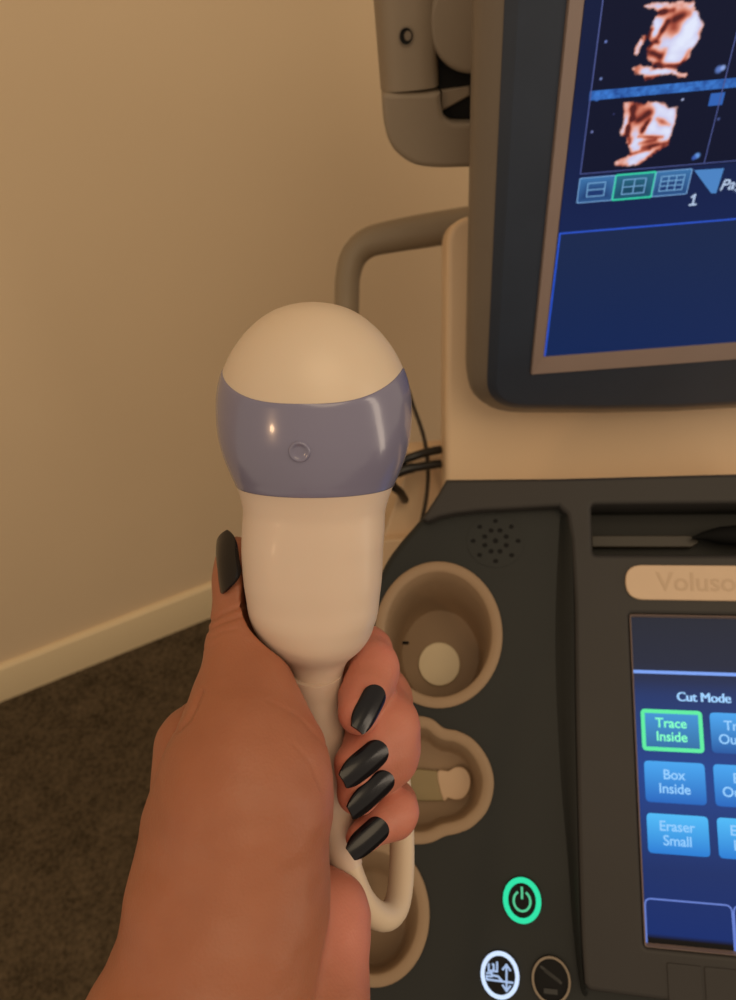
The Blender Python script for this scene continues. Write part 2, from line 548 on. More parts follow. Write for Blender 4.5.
E_green = emit('display green outline', rgb(46, 225, 150), EM * 1.05)
E_gtxt = emit('display green text', rgb(110, 255, 190), EM)
E_btxt = emit('display faded blue text', rgb(128, 196, 250), EM)
rows = [(.0096, .0355), (-.0300+.0045, .0023), (-.0550, -.0305)]
cols_ = [(.0550, .0932), (.0985, .1367), (.1420, .1802)]
words_ = [['Trace\nInside', 'Trace\nOutside', ''], ['Box\nInside', 'Box\nOutside', ''], ['Eraser\nSmall', 'Eraser\nLarge', '']]
ROWC = [(L3(70, 165, 240), L3(22, 84, 160)), (L3(66, 165, 240), L3(24, 100, 190)), (L3(76, 186, 248), L3(30, 122, 212))]
rows[1] = (-.0236, .0025)
for i, (y0, y1) in enumerate(rows):
    for j, (xa, xb) in enumerate(cols_[:2]):
        on = (i == 0 and j == 0)
        inner = rrect(xa, xb, y0, y1, .003, 4)
        cy = (y0 + y1) / 2; cx = (xa + xb) / 2
        lv = [1.0, .92, .8, .6, .4, .2]
        b = MB(); vs, cs = [], []
        top, bot = ROWC[i]
        if on: top, bot = L3(62, 150, 215), L3(40, 105, 160)
        NL = len(inner)
        for l in lv:
            for p in inner:
                y = cy + (p[1] - cy) * l; vs.append(CPF.pt(cx + (p[0] - cx) * l, y, SH + .0006))
                t = (y - y0) / (y1 - y0); cs.append(bot * (1 - t) + top * t)
        fs = [(a * NL + k, a * NL + (k + 1) % NL, (a + 1) * NL + (k + 1) % NL, (a + 1) * NL + k) for a in range(len(lv) - 1) for k in range(NL)]
        fs.append(tuple((len(lv) - 1) * NL + k for k in range(NL)))
        b.add(vs, fs, 0)
        skirt = CPF.pts(inner, SH + .0001); b.loft([skirt, CPF.pts(inner, SH + .0006)], 0)
        if on:
            o_ = rrect(xa - .0006, xb + .0006, y0 - .0006, y1 + .0006, .003, 4); i_ = inset(o_, .0026)
            b.loft([CPF.pts(o_, SH + .0007), CPF.pts(i_, SH + .0007)], 1)
        w_ = words_[i][j]
        if w_:
            for k, ln in enumerate(w_.split('\n')):
                me_ = text_mesh(ln, .0088, .02, 'CENTER', .0001, spacing=.98)
                b.mesh(me_, 2, onp(CPF, cx - .0005, cy + .0046 - k * .0088, SH + .0008))
        o = b.build('soft_button', [M['picture'], E_green, E_gtxt if on else E_btxt], touch, smooth=False, recalc=False)
        if on: o['label'] = 'soft button lit with a green outline'
        at = o.data.color_attributes.new('picture', 'FLOAT_COLOR', 'POINT')
        data = np.zeros((len(o.data.vertices), 4)); data[:, 3] = 1; data[:len(cs), :3] = cs
        sk = len(cs); data[sk:sk + 2 * NL, :3] = bot * .5
        at.data.foreach_set('color', data.ravel())

# hard keys under the screen
kx = [(.022, .0610), (.0622, .0826), (.0842, .1050), (.1066, .1272)]
for (xa, xb), hh in zip(kx[1:], (.0007, .0007, .0007)):
    me = fill(rrect(xa, xb, -.1385, -.1175, .0012, 3), (), H - .004, H + hh, .0006)
    mb = MB(); mb.mesh(me, 0, onp(CPF)); mb.build('panel_key', M['frame'], machine)


# probe holders
def holder(outer, floor_c, floor_s, depth, name='probe_holder'):
    b = MB(); NN = len(outer)
    i1 = inset(outer, .0007); mid = inset(outer, .0040); i2 = inset(outer, .0070); i3 = inset(outer, .0079)
    c = np.mean(outer, axis=0)
    fl = [arr(floor_c) + (p - c) * floor_s for p in i3]
    loops = [CP.pts(outer, -.006), CP.pts(outer, .0014), CP.pts(i1, .0021), CP.pts(mid, .0022), CP.pts(i2, .0019), CP.pts(i3, .0008)]
    for t in (.25, .5, .75, .93, 1.0):
        s_ = 1 if t < 1 else .96
        loops.append(CP.pts([(1 - t) * p * 1 + t * f for p, f in zip(i3, fl)] if t < 1 else [arr(floor_c) + (p - arr(floor_c)) * .95 for p in fl], -depth * (t if t < 1 else 1.0) - .001))
    b.loft(loops, 0, False, True)
    return b.build(name, M['holder'], machine, angle=48)


f1 = CP.loc(440, 655, -.065)
h1 = holder(cup1, f1, .84, .065)
pc = CP.loc(439, 664, -.063)
me = fill(ell(pc[0], pc[1], .0168, .0172, 40), (), -.0665, -.0635, .001)
b = MB(); b.mesh(me, 0, onp(CP)); b.build('hole_disc', M['pale'], h1, label='pale disc standing in for the lit hole in the holder floor')  # lit surface seen through the floor hole, put in as a pale disc
b = MB(); sc_ = CP.loc(408, 643, -.03)
b.tube([CP.pt(sc_[0] - .004, sc_[1], -.030), CP.pt(sc_[0] + .0005, sc_[1], -.029)], .0013, 12)
b.build('screw', M['dark'], h1)

f2 = CP.loc(428, 783, -.035)
h2 = holder(cup2, f2, .88, .035)
s0 = q((400, 772), (420, 769), (438, 771), (444, 801), (420, 801), (400, 800), h=-.033)
b = MB(); b.mesh(fill([arr(p) for p in s0], (), -.036, -.0325, .001), 0, onp(CP)); b.build('strap', M['olive'], h2)
s1 = q((437, 772), (448, 771), (455, 767), (464, 768), (470, 776), (470, 788), (464, 798), (455, 800), (448, 798), (443, 800), h=-.031)
b = MB(); b.mesh(fill(catmull([arr(p) for p in s1], 3, True), (), -.036, -.0310, .001), 0, onp(CP)); b.build('hole_patch', M['badge'], h2, label='light tan patch standing in for a hole in the holder floor')  # bright view through the floor hole, put in as a tan patch
f3 = CP.loc(372, 918, -.04)
h3 = holder(cup3, f3, .82, .040)

# speaker grille
gc = CP.loc(495.5, 541)
holes = [ell(gc[0], gc[1], .0021, .0021, 12)]
for k in range(8):
    a = math.radians(22.5 + 45 * k); holes.append(ell(gc[0] + .0085 * math.cos(a), gc[1] + .0085 * math.sin(a), .0020, .0018, 12))
    a = math.radians(45 * k); holes.append(ell(gc[0] + .0165 * math.cos(a), gc[1] + .0152 * math.sin(a), .0019, .0017, 12))
b = MB()
b.mesh(fill(ell(gc[0], gc[1], .021, .020, 40), holes, .0002, .0005, 0), 0, onp(CP))
b.add(CP.pts(ell(gc[0], gc[1], .0208, .0198, 40), .0001), [tuple(range(40))], 1)  # black backing disc stands in for the darkness inside the holes
b.build('speaker_grille', [M['deck'], M['dark']], machine, smooth=False)


# round backlit buttons
def ringmesh(b, c, ra, rb, w, h, mi, n=48):
    b.loft([CP.pts(ell(c[0], c[1], ra, rb, n), h - .0006), CP.pts(ell(c[0], c[1], ra, rb, n), h), CP.pts(ell(c[0], c[1], ra - w, rb - w, n), h)], mi)


def strokes(b, paths, w, h, mi):
    for p in paths:
        p = [arr(x) for x in p]
        for i in range(len(p) - 1):
            d = p[i + 1] - p[i]; d = d / np.linalg.norm(d); nn = arr((-d[1], d[0])) * w / 2; e = d * w * .3
            b.add(CP.pts([p[i] - nn - e, p[i + 1] - nn + e, p[i + 1] + nn + e, p[i] + nn - e], h), [(0, 1, 2, 3)], mi)


E_pow = emit('green ring light', rgb(8, 226, 165), 1.0)
E_pow2 = emit('green symbol light', rgb(90, 220, 160), .8)
E_wht = emit('white ring light', rgb(205, 225, 255), 1.1)
E_wht2 = emit('white symbol light', rgb(170, 195, 235), .9)
M['ringoff'] = plastic('unlit ring', (.24, .19, .135, 1), .5)
M['symoff'] = plastic('unlit symbol', (.022, .022, .020, 1), .5)


def round_button(px, ra, rb, wid, mring, msym, paths, wsym, label):
    c = CP.loc(*px); b = MB()
    b.loft([CP.pts(ell(c[0], c[1], ra, rb), 0.), CP.pts(ell(c[0], c[1], ra, rb), .0014), CP.pts(ell(c[0], c[1], ra - .0008, rb - .0008), .0018)], 0, False, True)
    o = b.build('round_button', M['dark'], machine, label=label)
    b = MB(); ringmesh(b, c, ra - .0002, rb - .0002, wid, .0024, 0); b.build('light_ring', mring, o, smooth=False)
    b = MB(); strokes(b, [[(c[0] + x, c[1] + y) for x, y in p] for p in paths], wsym, .0022, 0)
    b.build('symbol', msym, o, smooth=False, recalc=False)


arc = [(.0054 * math.sin(t), -.0005 + .0060 * math.cos(t)) for t in np.linspace(.55, 2 * math.pi - .55, 26)]
round_button((522, 899.5), .0126, .0142, .0034, E_pow, E_pow2, [arc, [(0, .0012), (0, .0078)]], .0014, 'power button with a glowing green ring')
pers = [[(-.0072, .0058), (-.0072, .0020), (-.0040, .0020), (-.0040, .0058), (-.0048, .0058)], [(-.0055, .0020), (-.0018, .0020), (-.0018, .0074)],
        [(-.0085, .0004), (-.0052, .0008), (-.0052, -.0012), (-.0085, -.0014), (-.0085, -.0032), (.0082, -.0036)],
        [(-.0052, -.0006), (-.0012, -.0008), (.0016, -.0034)],
        [(.0042, .0060), (.0042, -.0082)], [(.0018, .0034), (.0042, .0064), (.0066, .0034)], [(.0018, -.0056), (.0042, -.0088), (.0066, -.0056)]]
round_button((500, 974), .0126, .0142, .0026, E_wht, E_wht2, pers, .0013, 'button with a lit white ring and adjustment arrows symbol')
cut = [[(-.0062, .0072), (.0050, .0002)], [(-.0036, .0050), (.0062, -.0010)], [(-.0042, -.0058), (.0034, -.0058)], [(-.0042, -.0072), (.0034, -.0072)]]
round_button((551, 979), .0124, .0140, .0014, M['ringoff'], M['symoff'], cut, .0016, 'unlit black button with a thin pale ring')

# cream rear cover leaning back behind the monitor
RC = Plane((443, 478), .80, (.9966, -.0675, -.047), (-.065, -.955, -.288))
c0, c1 = RC.loc(443, 478), RC.loc(444, 218)
b = MB()
sl_ = (c1[0] - c0[0]) / (c1[1] - c0[1]); e_ = .0025
out = rpoly([(c0[0] - sl_ * .22 + e_, -.22), (.55, -.22), (.55, c1[1]), (c1[0] + e_, c1[1])], [0, 0, .06, .026], 8)
b.mesh(fill(out, (), -.075, 0., .006, 4), 0, onp(RC))
b.build('rear_cover', M['cream'], machine, angle=50)
# pedestal under the console and its foot
b = MB()
o_ = CP.pt(.02, .02, -.05); box(b, arr((o_[0], o_[1] - .08, .06)), (.30, 0, 0), (0, .30, 0), (0, 0, o_[2] - .075))
b.build('pedestal', M['cream'], machine, smooth=False)
b = MB(); b.mesh(fill(rrect(-.02, .34, -.24, .32, .05, 6), (), .0, .06, .015, 4), 0, lambda v: arr((o_[0] + v[0], o_[1] + v[1], v[2])))
b.build('floor_foot', M['frame'], machine, angle=50)
# lower side cover seen between probe and console
SC_ = Plane((410, 500), .885, (.985, .0, .10), (-.05, -.9, -.42))
so = [SC_.loc(*p) for p in ((411, 458), (385, 532), (366, 740), (440, 740), (470, 520), (470, 452))]
b = MB(); b.mesh(fill([arr(p) for p in so], (), -.05, 0, .0028, 3), 0, onp(SC_))
b.build('side_cover', M['cream'], machine, angle=50)

sk_ = [SC_.loc(*p, .012) for p in ((383, 541), (405, 539.5), (440, 535), (440, 740), (364, 740))]
b = MB(); b.mesh(fill([arr(p) for p in sk_], (), -.03, .012, .002, 3), 0, onp(SC_))
b.build('side_skirt', M['cream'], machine, angle=50)
# grab handle
hp = [P(470, 600, .74), P(420, 625, .735), P(375, 622, .74), P(352, 590, .755), P(343, 520, .785), P(343, 420, .82), P(346, 340, .85), P(347, 300, .85), P(348, 276, .85), P(354, 256, .848), P(368, 243, .845), P(390, 237, .84), P(430, 230, .835), P(480, 222, .83), P(540, 212, .84)]
hp = catmull(hp, 8)
b = MB(); b.tube(hp, [.0138 + .0042 * min(1, max(0, (i - 64) / 32)) for i in range(len(hp))], 24)
b.build('grab_handle', M['tube'], machine)

# ------------------------------------------------------------------ monitor
MO = Plane((545, 360), .66, (.9966, -.0675, -.047), (-.08, -.665, -.743))
mroot = MO.pt(.2, -.05, -.03)
monitor = thing('monitor', mroot, 'large monitor with dark bezel showing ultrasound pictures of a baby', 'monitor')
MW, MH = .400, .335            # screen size
NCR = 8


def mrect(x0, x1, y0, y1, r): return rrect(x0, x1, y0, y1, r, NCR)


def bulge(lp, amt, x0, x1):   # the lower edge bows down towards the middle
    out = []
    for p in lp:
        t = (p[0] - x0) / (x1 - x0)
        out.append(arr((p[0], p[1] - (amt * math.sin(math.pi * min(1, max(0, t))) if p[1] < .05 else 0))))
    return out


def sub(lp, n=6):             # more points along straight runs so that the bow is smooth
    out = []; N = len(lp)
    for i in range(N):
        p, r = arr(lp[i]), arr(lp[(i + 1) % N])
        k = n if np.linalg.norm(r - p) > .05 else 1
        for j in range(k): out.append(p + (r - p) * j / k)
    return out


b0 = MO.loc(468, 350, -.022); bb = MO.loc(628, 414, -.022); bb1 = MO.loc(515, 407, -.022)
XL, YB = b0[0], bb1[1]
hole = sub([arr(p) for p in mrect(-.012, MW + .012, -.0155, MH + .012, .001)], 6)
ridge = sub(mrect(-.041, MW + .041, -.046, MH + .04, .028), 6)
ridge = bulge(ridge, .019, -.041, MW + .041)
out1 = bulge(sub(mrect(XL + .004, MW - XL - .004, YB + .004, MH + .050, .046), 6), .020, XL, MW - XL)
out2 = bulge(sub(mrect(XL, MW - XL, YB, MH + .054, .048), 6), .020, XL, MW - XL)
rid2 = [r_ * .6 + o_ * .4 for r_, o_ in zip(ridge, out1)]
b = MB()
b.loft([MO.pts(hole, -.004), MO.pts(hole, -.0005), MO.pts(ridge, .0)], 0)
b.loft([MO.pts(ridge, .0), MO.pts([r_ * .85 + o_ * .15 for r_, o_ in zip(ridge, out1)], -.0012), MO.pts(rid2, -.0052)], 0)
b.loft([MO.pts(rid2, -.006), MO.pts(out1, -.016), MO.pts(out2, -.024), MO.pts(out2, -.040), MO.pts(inset(out2, .006), -.050)], 1, False, True)
b.build('housing', [M['bezel'], M['shell']], monitor, angle=60, label='dark housing with its side toned lighter for warm light')
b = MB()
i_o = mrect(-.012, MW + .012, -.0155, MH + .012, .001)
i_m = mrect(-.0105, MW + .0105, -.0140, MH + .0105, .001)
i_i = mrect(-.0005, MW + .0005, .0005, MH + .0005, .001)
b.loft([MO.pts(i_o, -.002), MO.pts(i_m, .0012), MO.pts(i_i, -.0040), MO.pts(i_i, -.006)], 0)
b.build('screen_surround', M['trimring'], monitor, angle=20)


# ---- the picture on the screen
def vnoise(X, Y, s, seed=0):
    r = np.random.default_rng(seed); G = r.random((64, 64))
    x, y = X * s, Y * s; i, j = np.floor(x).astype(int), np.floor(y).astype(int); fx, fy = x - i, y - j
    fx = fx * fx * (3 - 2 * fx); fy = fy * fy * (3 - 2 * fy)
    g = lambda a, b_: G[a % 64, b_ % 64]
    return (g(i, j) * (1 - fx) + g(i + 1, j) * fx) * (1 - fy) + (g(i, j + 1) * (1 - fx) + g(i + 1, j + 1) * fx) * fy


def polydist(X, Y, poly):
    """signed distance to a polygon, positive inside"""
    d = np.full(X.shape, 1e9); ins = np.zeros(X.shape, bool); N = len(poly)
    for i in range(N):
        (x0, y0), (x1, y1) = poly[i], poly[(i + 1) % N]
        ex, ey = x1 - x0, y1 - y0; t = np.clip(((X - x0) * ex + (Y - y0) * ey) / (ex * ex + ey * ey + 1e-12), 0, 1)
        d = np.minimum(d, np.hypot(X - x0 - t * ex, Y - y0 - t * ey))
        c = ((y0 > Y) != (y1 > Y)) & (X < (x1 - x0) * (Y - y0) / (y1 - y0 + 1e-15) + x0); ins ^= c
    return np.where(ins, d, -d)


def zl(pts, ox, oy, sc): return [MO.loc(ox + x * sc, oy + y * sc, -.004) for x, y in pts]


Z = (590, 0, 146 / 736)        # measured on an enlargement of the two pictures
face_a = [zl(p, *Z) for p in (
    [(330, 90), (360, 60), (300, 40), (275, 30), (340, 15), (420, 12), (520, 8), (540, 60), (572, 125), (555, 190), (520, 240), (495, 290), (460, 330), (400, 345), (320, 325), (290, 290), (285, 250), (310, 215), (285, 190), (310, 140)],
    [(215, 345), (250, 332), (330, 345), (420, 340), (440, 365), (485, 370), (480, 390), (440, 385), (410, 370), (340, 385), (285, 405), (262, 380), (225, 368)],
    [(222, 280), (232, 240), (258, 195), (270, 205), (258, 235), (235, 280)], [(262, 180), (285, 175), (295, 195), (270, 200)])]
face_b = [zl(p, *Z) for p in (
    [(175, 520), (215, 515), (260, 525), (330, 508), (370, 520), (400, 545), (440, 540), (432, 600), (415, 660), (405, 690), (395, 730), (340, 760), (290, 800), (230, 835), (130, 835), (125, 815), (180, 795), (205, 775), (190, 720), (185, 690), (160, 680), (150, 670), (165, 620), (172, 570)],)]
# (centre, radius) of darker and of lighter spots
dark_a = [((415, 100), 48, .75), ((430, 150), 30, .8), ((370, 60), 18, .9), ((318, 265), 26, .65), ((350, 285), 20, .4), ((300, 225), 16, .7), ((365, 150), 14, .6), ((470, 60), 30, .5), ((240, 352), 18, .7), ((290, 395), 18, .6), ((470, 318), 16, .5), ((345, 315), 28, .35), ((300, 185), 16, .6)]
lite_a = [((335, 130), 34, .5), ((470, 200), 60, .5), ((520, 110), 40, .5), ((350, 360), 50, .5)]
dark_b = [((250, 580), 50, .85), ((300, 560), 30, .6), ((265, 650), 18, .9), ((285, 620), 14, .6), ((300, 715), 34, .5), ((330, 730), 30, .4), ((360, 620), 26, .45), ((240, 530), 24, .6), ((200, 650), 20, .6), ((210, 545), 24, .5), ((160, 820), 24, .5), ((260, 815), 24, .5), ((215, 700), 16, .4), ((375, 740), 20, .5)]
lite_b = [((185, 620), 24, .5), ((300, 650), 34, .5), ((240, 710), 26, .5), ((390, 660), 30, .5), ((340, 540), 30, .5), ((270, 780), 40, .4)]


lines_a = [((390, 110), (345, 185), 9, .7), ((290, 255), (350, 282), 11, .6), ((300, 228), (332, 212), 8, .5), ((330, 330), (470, 330), 9, .8), ((355, 62), (420, 50), 9, .6), ((500, 250), (470, 310), 8, .35),
           ((430, 95), (500, 70), 14, .5), ((310, 150), (285, 190), 9, .6), ((345, 215), (325, 200), 8, .5), ((380, 250), (350, 320), 10, .3), ((290, 398), (340, 384), 8, .6)]
lines_b = [((205, 600), (180, 680), 9, .7), ((262, 665), (300, 605), 9, .7), ((245, 690), (365, 690), 7, .5), ((265, 745), (395, 718), 9, .6), ((250, 722), (330, 705), 8, .4), ((205, 778), (300, 752), 8, .55),
           ((340, 600), (400, 630), 9, .4), ((215, 545), (215, 600), 10, .7), ((300, 570), (240, 610), 14, .5), ((370, 740), (290, 795), 9, .4), ((190, 640), (200, 720), 8, .6)]


def paint_face(c, X, Y, polys, dark, lite, seed, lines=()):
    px = .00115
    wob = (vnoise(X, Y, 420, seed) - .5) * .0014 + (vnoise(X, Y, 900, seed + 1) - .5) * .0007
    v = .95 + (vnoise(X, Y, 150, seed + 2) - .5) * .22 + (vnoise(X, Y, 420, seed + 3) - .5) * .10
    sc = .000145
    for lst, sg in ((dark, -1), (lite, 1)):
        for (ctr, r, a) in lst:
            q_ = MO.loc(Z[0] + ctr[0] * Z[2], ctr[1] * Z[2], -.004)
            rr = r * sc * .95
            v = v + sg * a * np.exp(-(((X - q_[0]) ** 2 + (Y - q_[1]) ** 2) / rr ** 2)) * (.62 if sg < 0 else .35)
    for p0_, p1_, r_, a_m in lines:
        A_, B_ = (MO.loc(Z[0] + p[0] * Z[2], p[1] * Z[2], -.004) for p in (p0_, p1_))
        ex, ey = B_[0] - A_[0], B_[1] - A_[1]; t = np.clip(((X - A_[0]) * ex + (Y - A_[1]) * ey) / (ex * ex + ey * ey), 0, 1)
        v = v - a_m * np.exp(-(np.hypot(X - A_[0] - t * ex, Y - A_[1] - t * ey) / (r_ * sc * 1.3)) ** 2)
    m_ = np.zeros(X.shape); e = np.zeros(X.shape) - 1
    for p in polys:
        d = polydist(X, Y, p) + wob; m_ = np.maximum(m_, np.clip(d / .0012 + .5, 0, 1)); e = np.maximum(e, d)
    v = np.clip(v - .30 * np.clip(1 - e / .0022, 0, 1), 0, 1.15)
    stops = [(0, L3(84, 32, 32)), (.25, L3(158, 72, 56)), (.5, L3(212, 128, 104)), (.72, L3(232, 180, 170)), (.9, L3(205, 205, 238)), (1.15, L3(226, 232, 252))]
    col = np.zeros(X.shape + (3,))
    for (a, ca), (b_, cb) in zip(stops[:-1], stops[1:]):
        t = np.clip((v - a) / (b_ - a), 0, 1)[..., None]; sel = ((v >= a))[..., None]
        col = np.where(sel, ca * (1 - t) + cb * t, col)
    return c * (1 - m_[..., None]) + col * m_[..., None]


def mon_fn(X, Y):
    c = mixc(L3(18, 34, 78), L3(14, 26, 60), np.clip((Y - .12) / .1, 0, 1))
    lo = np.clip((.118 - Y) / .002, 0, 1)[..., None]
    t = np.clip(Y / .115, 0, 1)
    low = mixc(L3(16, 38, 84), L3(24, 40, 76), t)
    c = c * (1 - lo) + low * lo
    sel = (Y > .160) & (X > .0115)
    c = np.where(sel[..., None], L3(10, 17, 42), c)
    # blue header bars of the pictures
    for y0, y1 in ((.2110, .2170), (.2705, .2790), (.3300, .3380)):
        t = ((Y > y0) & (Y < y1) & (X > .010))
        n_ = vnoise(X, Y, 330, 5) * .6 + vnoise(X, Y, 800, 6) * .4
        bar = mixc(L3(24, 58, 130), L3(58, 120, 205), np.clip(n_ * 1.3, 0, 1))
        c = np.where(t[..., None], bar, c)
    for xa, xb, y0, y1 in ((.0905, .1000, .2005, .2085),):
        t = (X > xa) & (X < xb) & (Y > y0) & (Y < y1); c = np.where(t[..., None], L3(48, 98, 180), c)
    c = paint_face(c, X, Y, face_a, dark_a, lite_a, 11, lines_a)
    c = paint_face(c, X, Y, face_b, dark_b, lite_b, 31, lines_b)
    # small specks and orientation marks
    for (x, y), r, col in (((80, 210), 5, (110, 130, 200)), ((55, 397), 5, (120, 140, 200)), ((467, 502), 5, (170, 180, 220)), ((10, 665), 5, (120, 130, 190)), ((650, 350), 14, (90, 120, 190)),
                           ((670, 342), 10, (140, 165, 225)), ((540, 785), 12, (100, 150, 225)), ((525, 795), 10, (60, 95, 180)), ((648, 600), 6, (70, 85, 140)), ((35, 500), 8, (60, 110, 190)), ((120, 575), 3, (60, 66, 120))):
        q_ = MO.loc(Z[0] + x * Z[2], y * Z[2], -.004); d = np.hypot(X - q_[0], Y - q_[1]) / (r * .000135)
        a = np.clip(1.6 - d, 0, 1)[..., None]; c = c * (1 - a) + L3(*col) * a
    return c


E_sep = emit('display grey blue line', rgb(70, 82, 140), EM)
E_box = emit('display blue frame', rgb(40, 84, 205), EM)
E_icon = emit('display icon line', rgb(110, 160, 205), EM)
E_ptxt = emit('display white text', rgb(175, 195, 225), EM)
E_tri = emit('display corner triangle', rgb(72, 130, 195), EM)
E_bhi = emit('display bar edge', rgb(120, 165, 215), EM)
E_teal = emit('display teal outline', rgb(52, 205, 165), EM)
MSH = -.004


def mstroke(b, pts, w, mi, h=MSH + .0003, closed=False):
    p = [arr(x) for x in pts]
    if closed: p = p + [p[0]]
    for i in range(len(p) - 1):
        d = p[i + 1] - p[i]; L_ = np.linalg.norm(d)
        if L_ < 1e-9: continue
        d /= L_; nn = arr((-d[1], d[0])) * w / 2; e = d * w * .45
        b.add(MO.pts([p[i] - nn - e, p[i + 1] - nn + e, p[i + 1] + nn + e, p[i] + nn - e], h), [(0, 1, 2, 3)], mi)


def mon_extra(b):
    mstroke(b, [(.0108, .1615), (.0108, MH - .002)], .0008, 1)
    for x in (.0975, .1845, .2715): mstroke(b, [(x, .1615), (x, MH - .002)], .0007, 1)
    mstroke(b, [(.0108, .1615), (MW - .004, .1615)], .0007, 1)
    mstroke(b, [(.0004, .002), (.0012, .1165), (MW - .004, .1165)], .0013, 2)
    tri = [MO.loc(x, y, MSH) for x, y in ((694, 170), (724, 168), (716, 193), (711, 193))]
    b.add(MO.pts(tri, MSH + .0003), [(0, 1, 2, 3)], 5)
    p = MO.loc(693.5, 199.5, MSH); 
    for st_ in ([(.0001, -.0038), (.0001, .0038)], [(.0001, .0036), (-.0017, .0022)], [(-.0020, -.0038), (.0022, -.0038)]): mstroke(b, [(p[0] + x, p[1] + y) for x, y in st_], .0015, 4, MSH + .0004)
    p = MO.loc(720, 185.5, MSH); b.mesh(text_mesh('Page', .0112, .02, 'LEFT', .0001, shear=.2), 4, onp(MO, p[0], p[1], MSH + .0004))


gx = np.linspace(0, MW, 360); gy = np.linspace(0.0005, MH, 300)
gx = np.concatenate([np.linspace(0, .150, 260), np.linspace(.1515, MW, 60)])
gy = np.concatenate([np.linspace(.0005, .155, 60), np.linspace(.156, .285, 260), np.linspace(.287, MH, 30)])
screen = add_picture('screen', monitor, MO, gx, gy, MSH, mon_fn, mon_extra, [E_sep, E_box, E_icon, E_ptxt, E_tri])
# layout buttons
BX = [(.0108, .0360), (.0364, .0645), (.0649, .0900)]
BY0, BY1 = .1400, .1585
for k, (xa, xb) in enumerate(BX):
    b = MB(); o_ = rrect(xa, xb, BY0, BY1, .0012, 3); NL = len(o_)
    cx, cy = (xa + xb) / 2, (BY0 + BY1) / 2
    vs, cs = [], []
    ca, cb = (L3(62, 118, 172), L3(22, 48, 104)) if k != 1 else (L3(44, 112, 140), L3(20, 66, 92))
    for l in (1, .75, .5, .25):
        for p in o_:
            y = cy + (p[1] - cy) * l; vs.append(MO.pt(cx + (p[0] - cx) * l, y, MSH + .0005)); t = (y - BY0) / (BY1 - BY0)
            tt = (abs(t - .35) * 1.6) ** 1.2; cs.append(cb * (1 - min(1, tt)) + ca * min(1, tt))
    fs = [(a * NL + i, a * NL + (i + 1) % NL, (a + 1) * NL + (i + 1) % NL, (a + 1) * NL + i) for a in range(3) for i in range(NL)] + [tuple(3 * NL + i for i in range(NL))]
    b.add(vs, fs, 0); b.loft([MO.pts(o_, MSH + .0001), MO.pts(o_, MSH + .0005)], 0)
    mstroke(b, o_, .0013 if k == 1 else .0006, 2 if k == 1 else 1, MSH + .0007, True)
    w, h = ((.0062, .0050), (.0080, .0054), (.0082, .0054))[k]
    nx, ny = ((1, 2), (2, 2), (3, 3))[k]
    for i in range(nx + 1): x = cx - w + 2 * w * i / nx; mstroke(b, [(x, cy - h), (x, cy + h)], .0008, 3, MSH + .0008)
    for i in range(ny + 1): y = cy - h + 2 * h * i / ny; mstroke(b, [(cx - w, y), (cx + w, y)], .0008, 3, MSH + .0008)
    o = b.build('layout_button', [M['picture'], E_bhi, E_teal, E_icon], screen, smooth=False, recalc=False)
    if k == 1: o['label'] = 'layout button outlined in teal'
    at = o.data.color_attributes.new('picture', 'FLOAT_COLOR', 'POINT')
    data = np.zeros((len(o.data.vertices), 4)); data[:, 3] = 1; data[:len(cs), :3] = cs; data[len(cs):len(cs) + 2 * NL, :3] = cb
    at.data.foreach_set('color', data.ravel())

# ------------------------------------------------------------------ monitor arm
AR = Plane((420, 90), .60, (.9966, -.0675, -.047), (-.075, -.80, -.59))


def a_(*pp, h=0.): return [arr(AR.loc(x, y, h)) for x, y in pp]


def post(pl, xl, xr, y0, y1, dep, n=14, flip=1):
    """rounded upright: its front bulges towards the room"""
    prof = []
    for t in np.linspace(-1, 1, n):
        prof.append((t, math.sqrt(max(0, 1 - abs(t) ** 3.2))))
    loops = []
    for (xa, xb), y in zip(zip(xl, xr), np.linspace(y1, y0, len(xl))):
        cx, hw = (xa + xb) / 2, (xb - xa) / 2
        loops.append([pl.pt(cx + t * hw, y, -dep + z * dep) for t, z in prof] + [pl.pt(cx + hw, y, -dep - .01), pl.pt(cx - hw, y, -dep - .01)])
    return loops


tl, bl = a_((373, -8), (381, 92)); tr, br = a_((440, -8), (440, 92))
b = MB(); top_y = tl[1] + .07; k = (tl[0] - bl[0]) / (tl[1] - bl[1])
ys = np.linspace(top_y, (bl[1] + br[1]) / 2 + .0008, 6)
b.loft(post(AR, [bl[0] + k * (y - bl[1]) for y in ys], [tr[0]] * 6, ys[-1], ys[0], .022), 0, True, True)
arm = b.build('monitor_arm', M['arm'], machine, angle=40)
# elbow: an L that turns in behind the monitor
el = a_((381.5, 93), (384, 128), (392, 150), (412, 166), (436, 169), (560, 166), (560, 124), (452, 123), (444, 118), (441, 104), (441, 92))
ol = rpoly(el, [.005, .02, .02, .015, .01, 0, 0, .004, .004, .004, .002], 5)
b = MB(); b.mesh(fill(ol, (), -.040, -.001, .0045, 5), 0, onp(AR)); b.build('elbow', M['arm'], arm, angle=50)
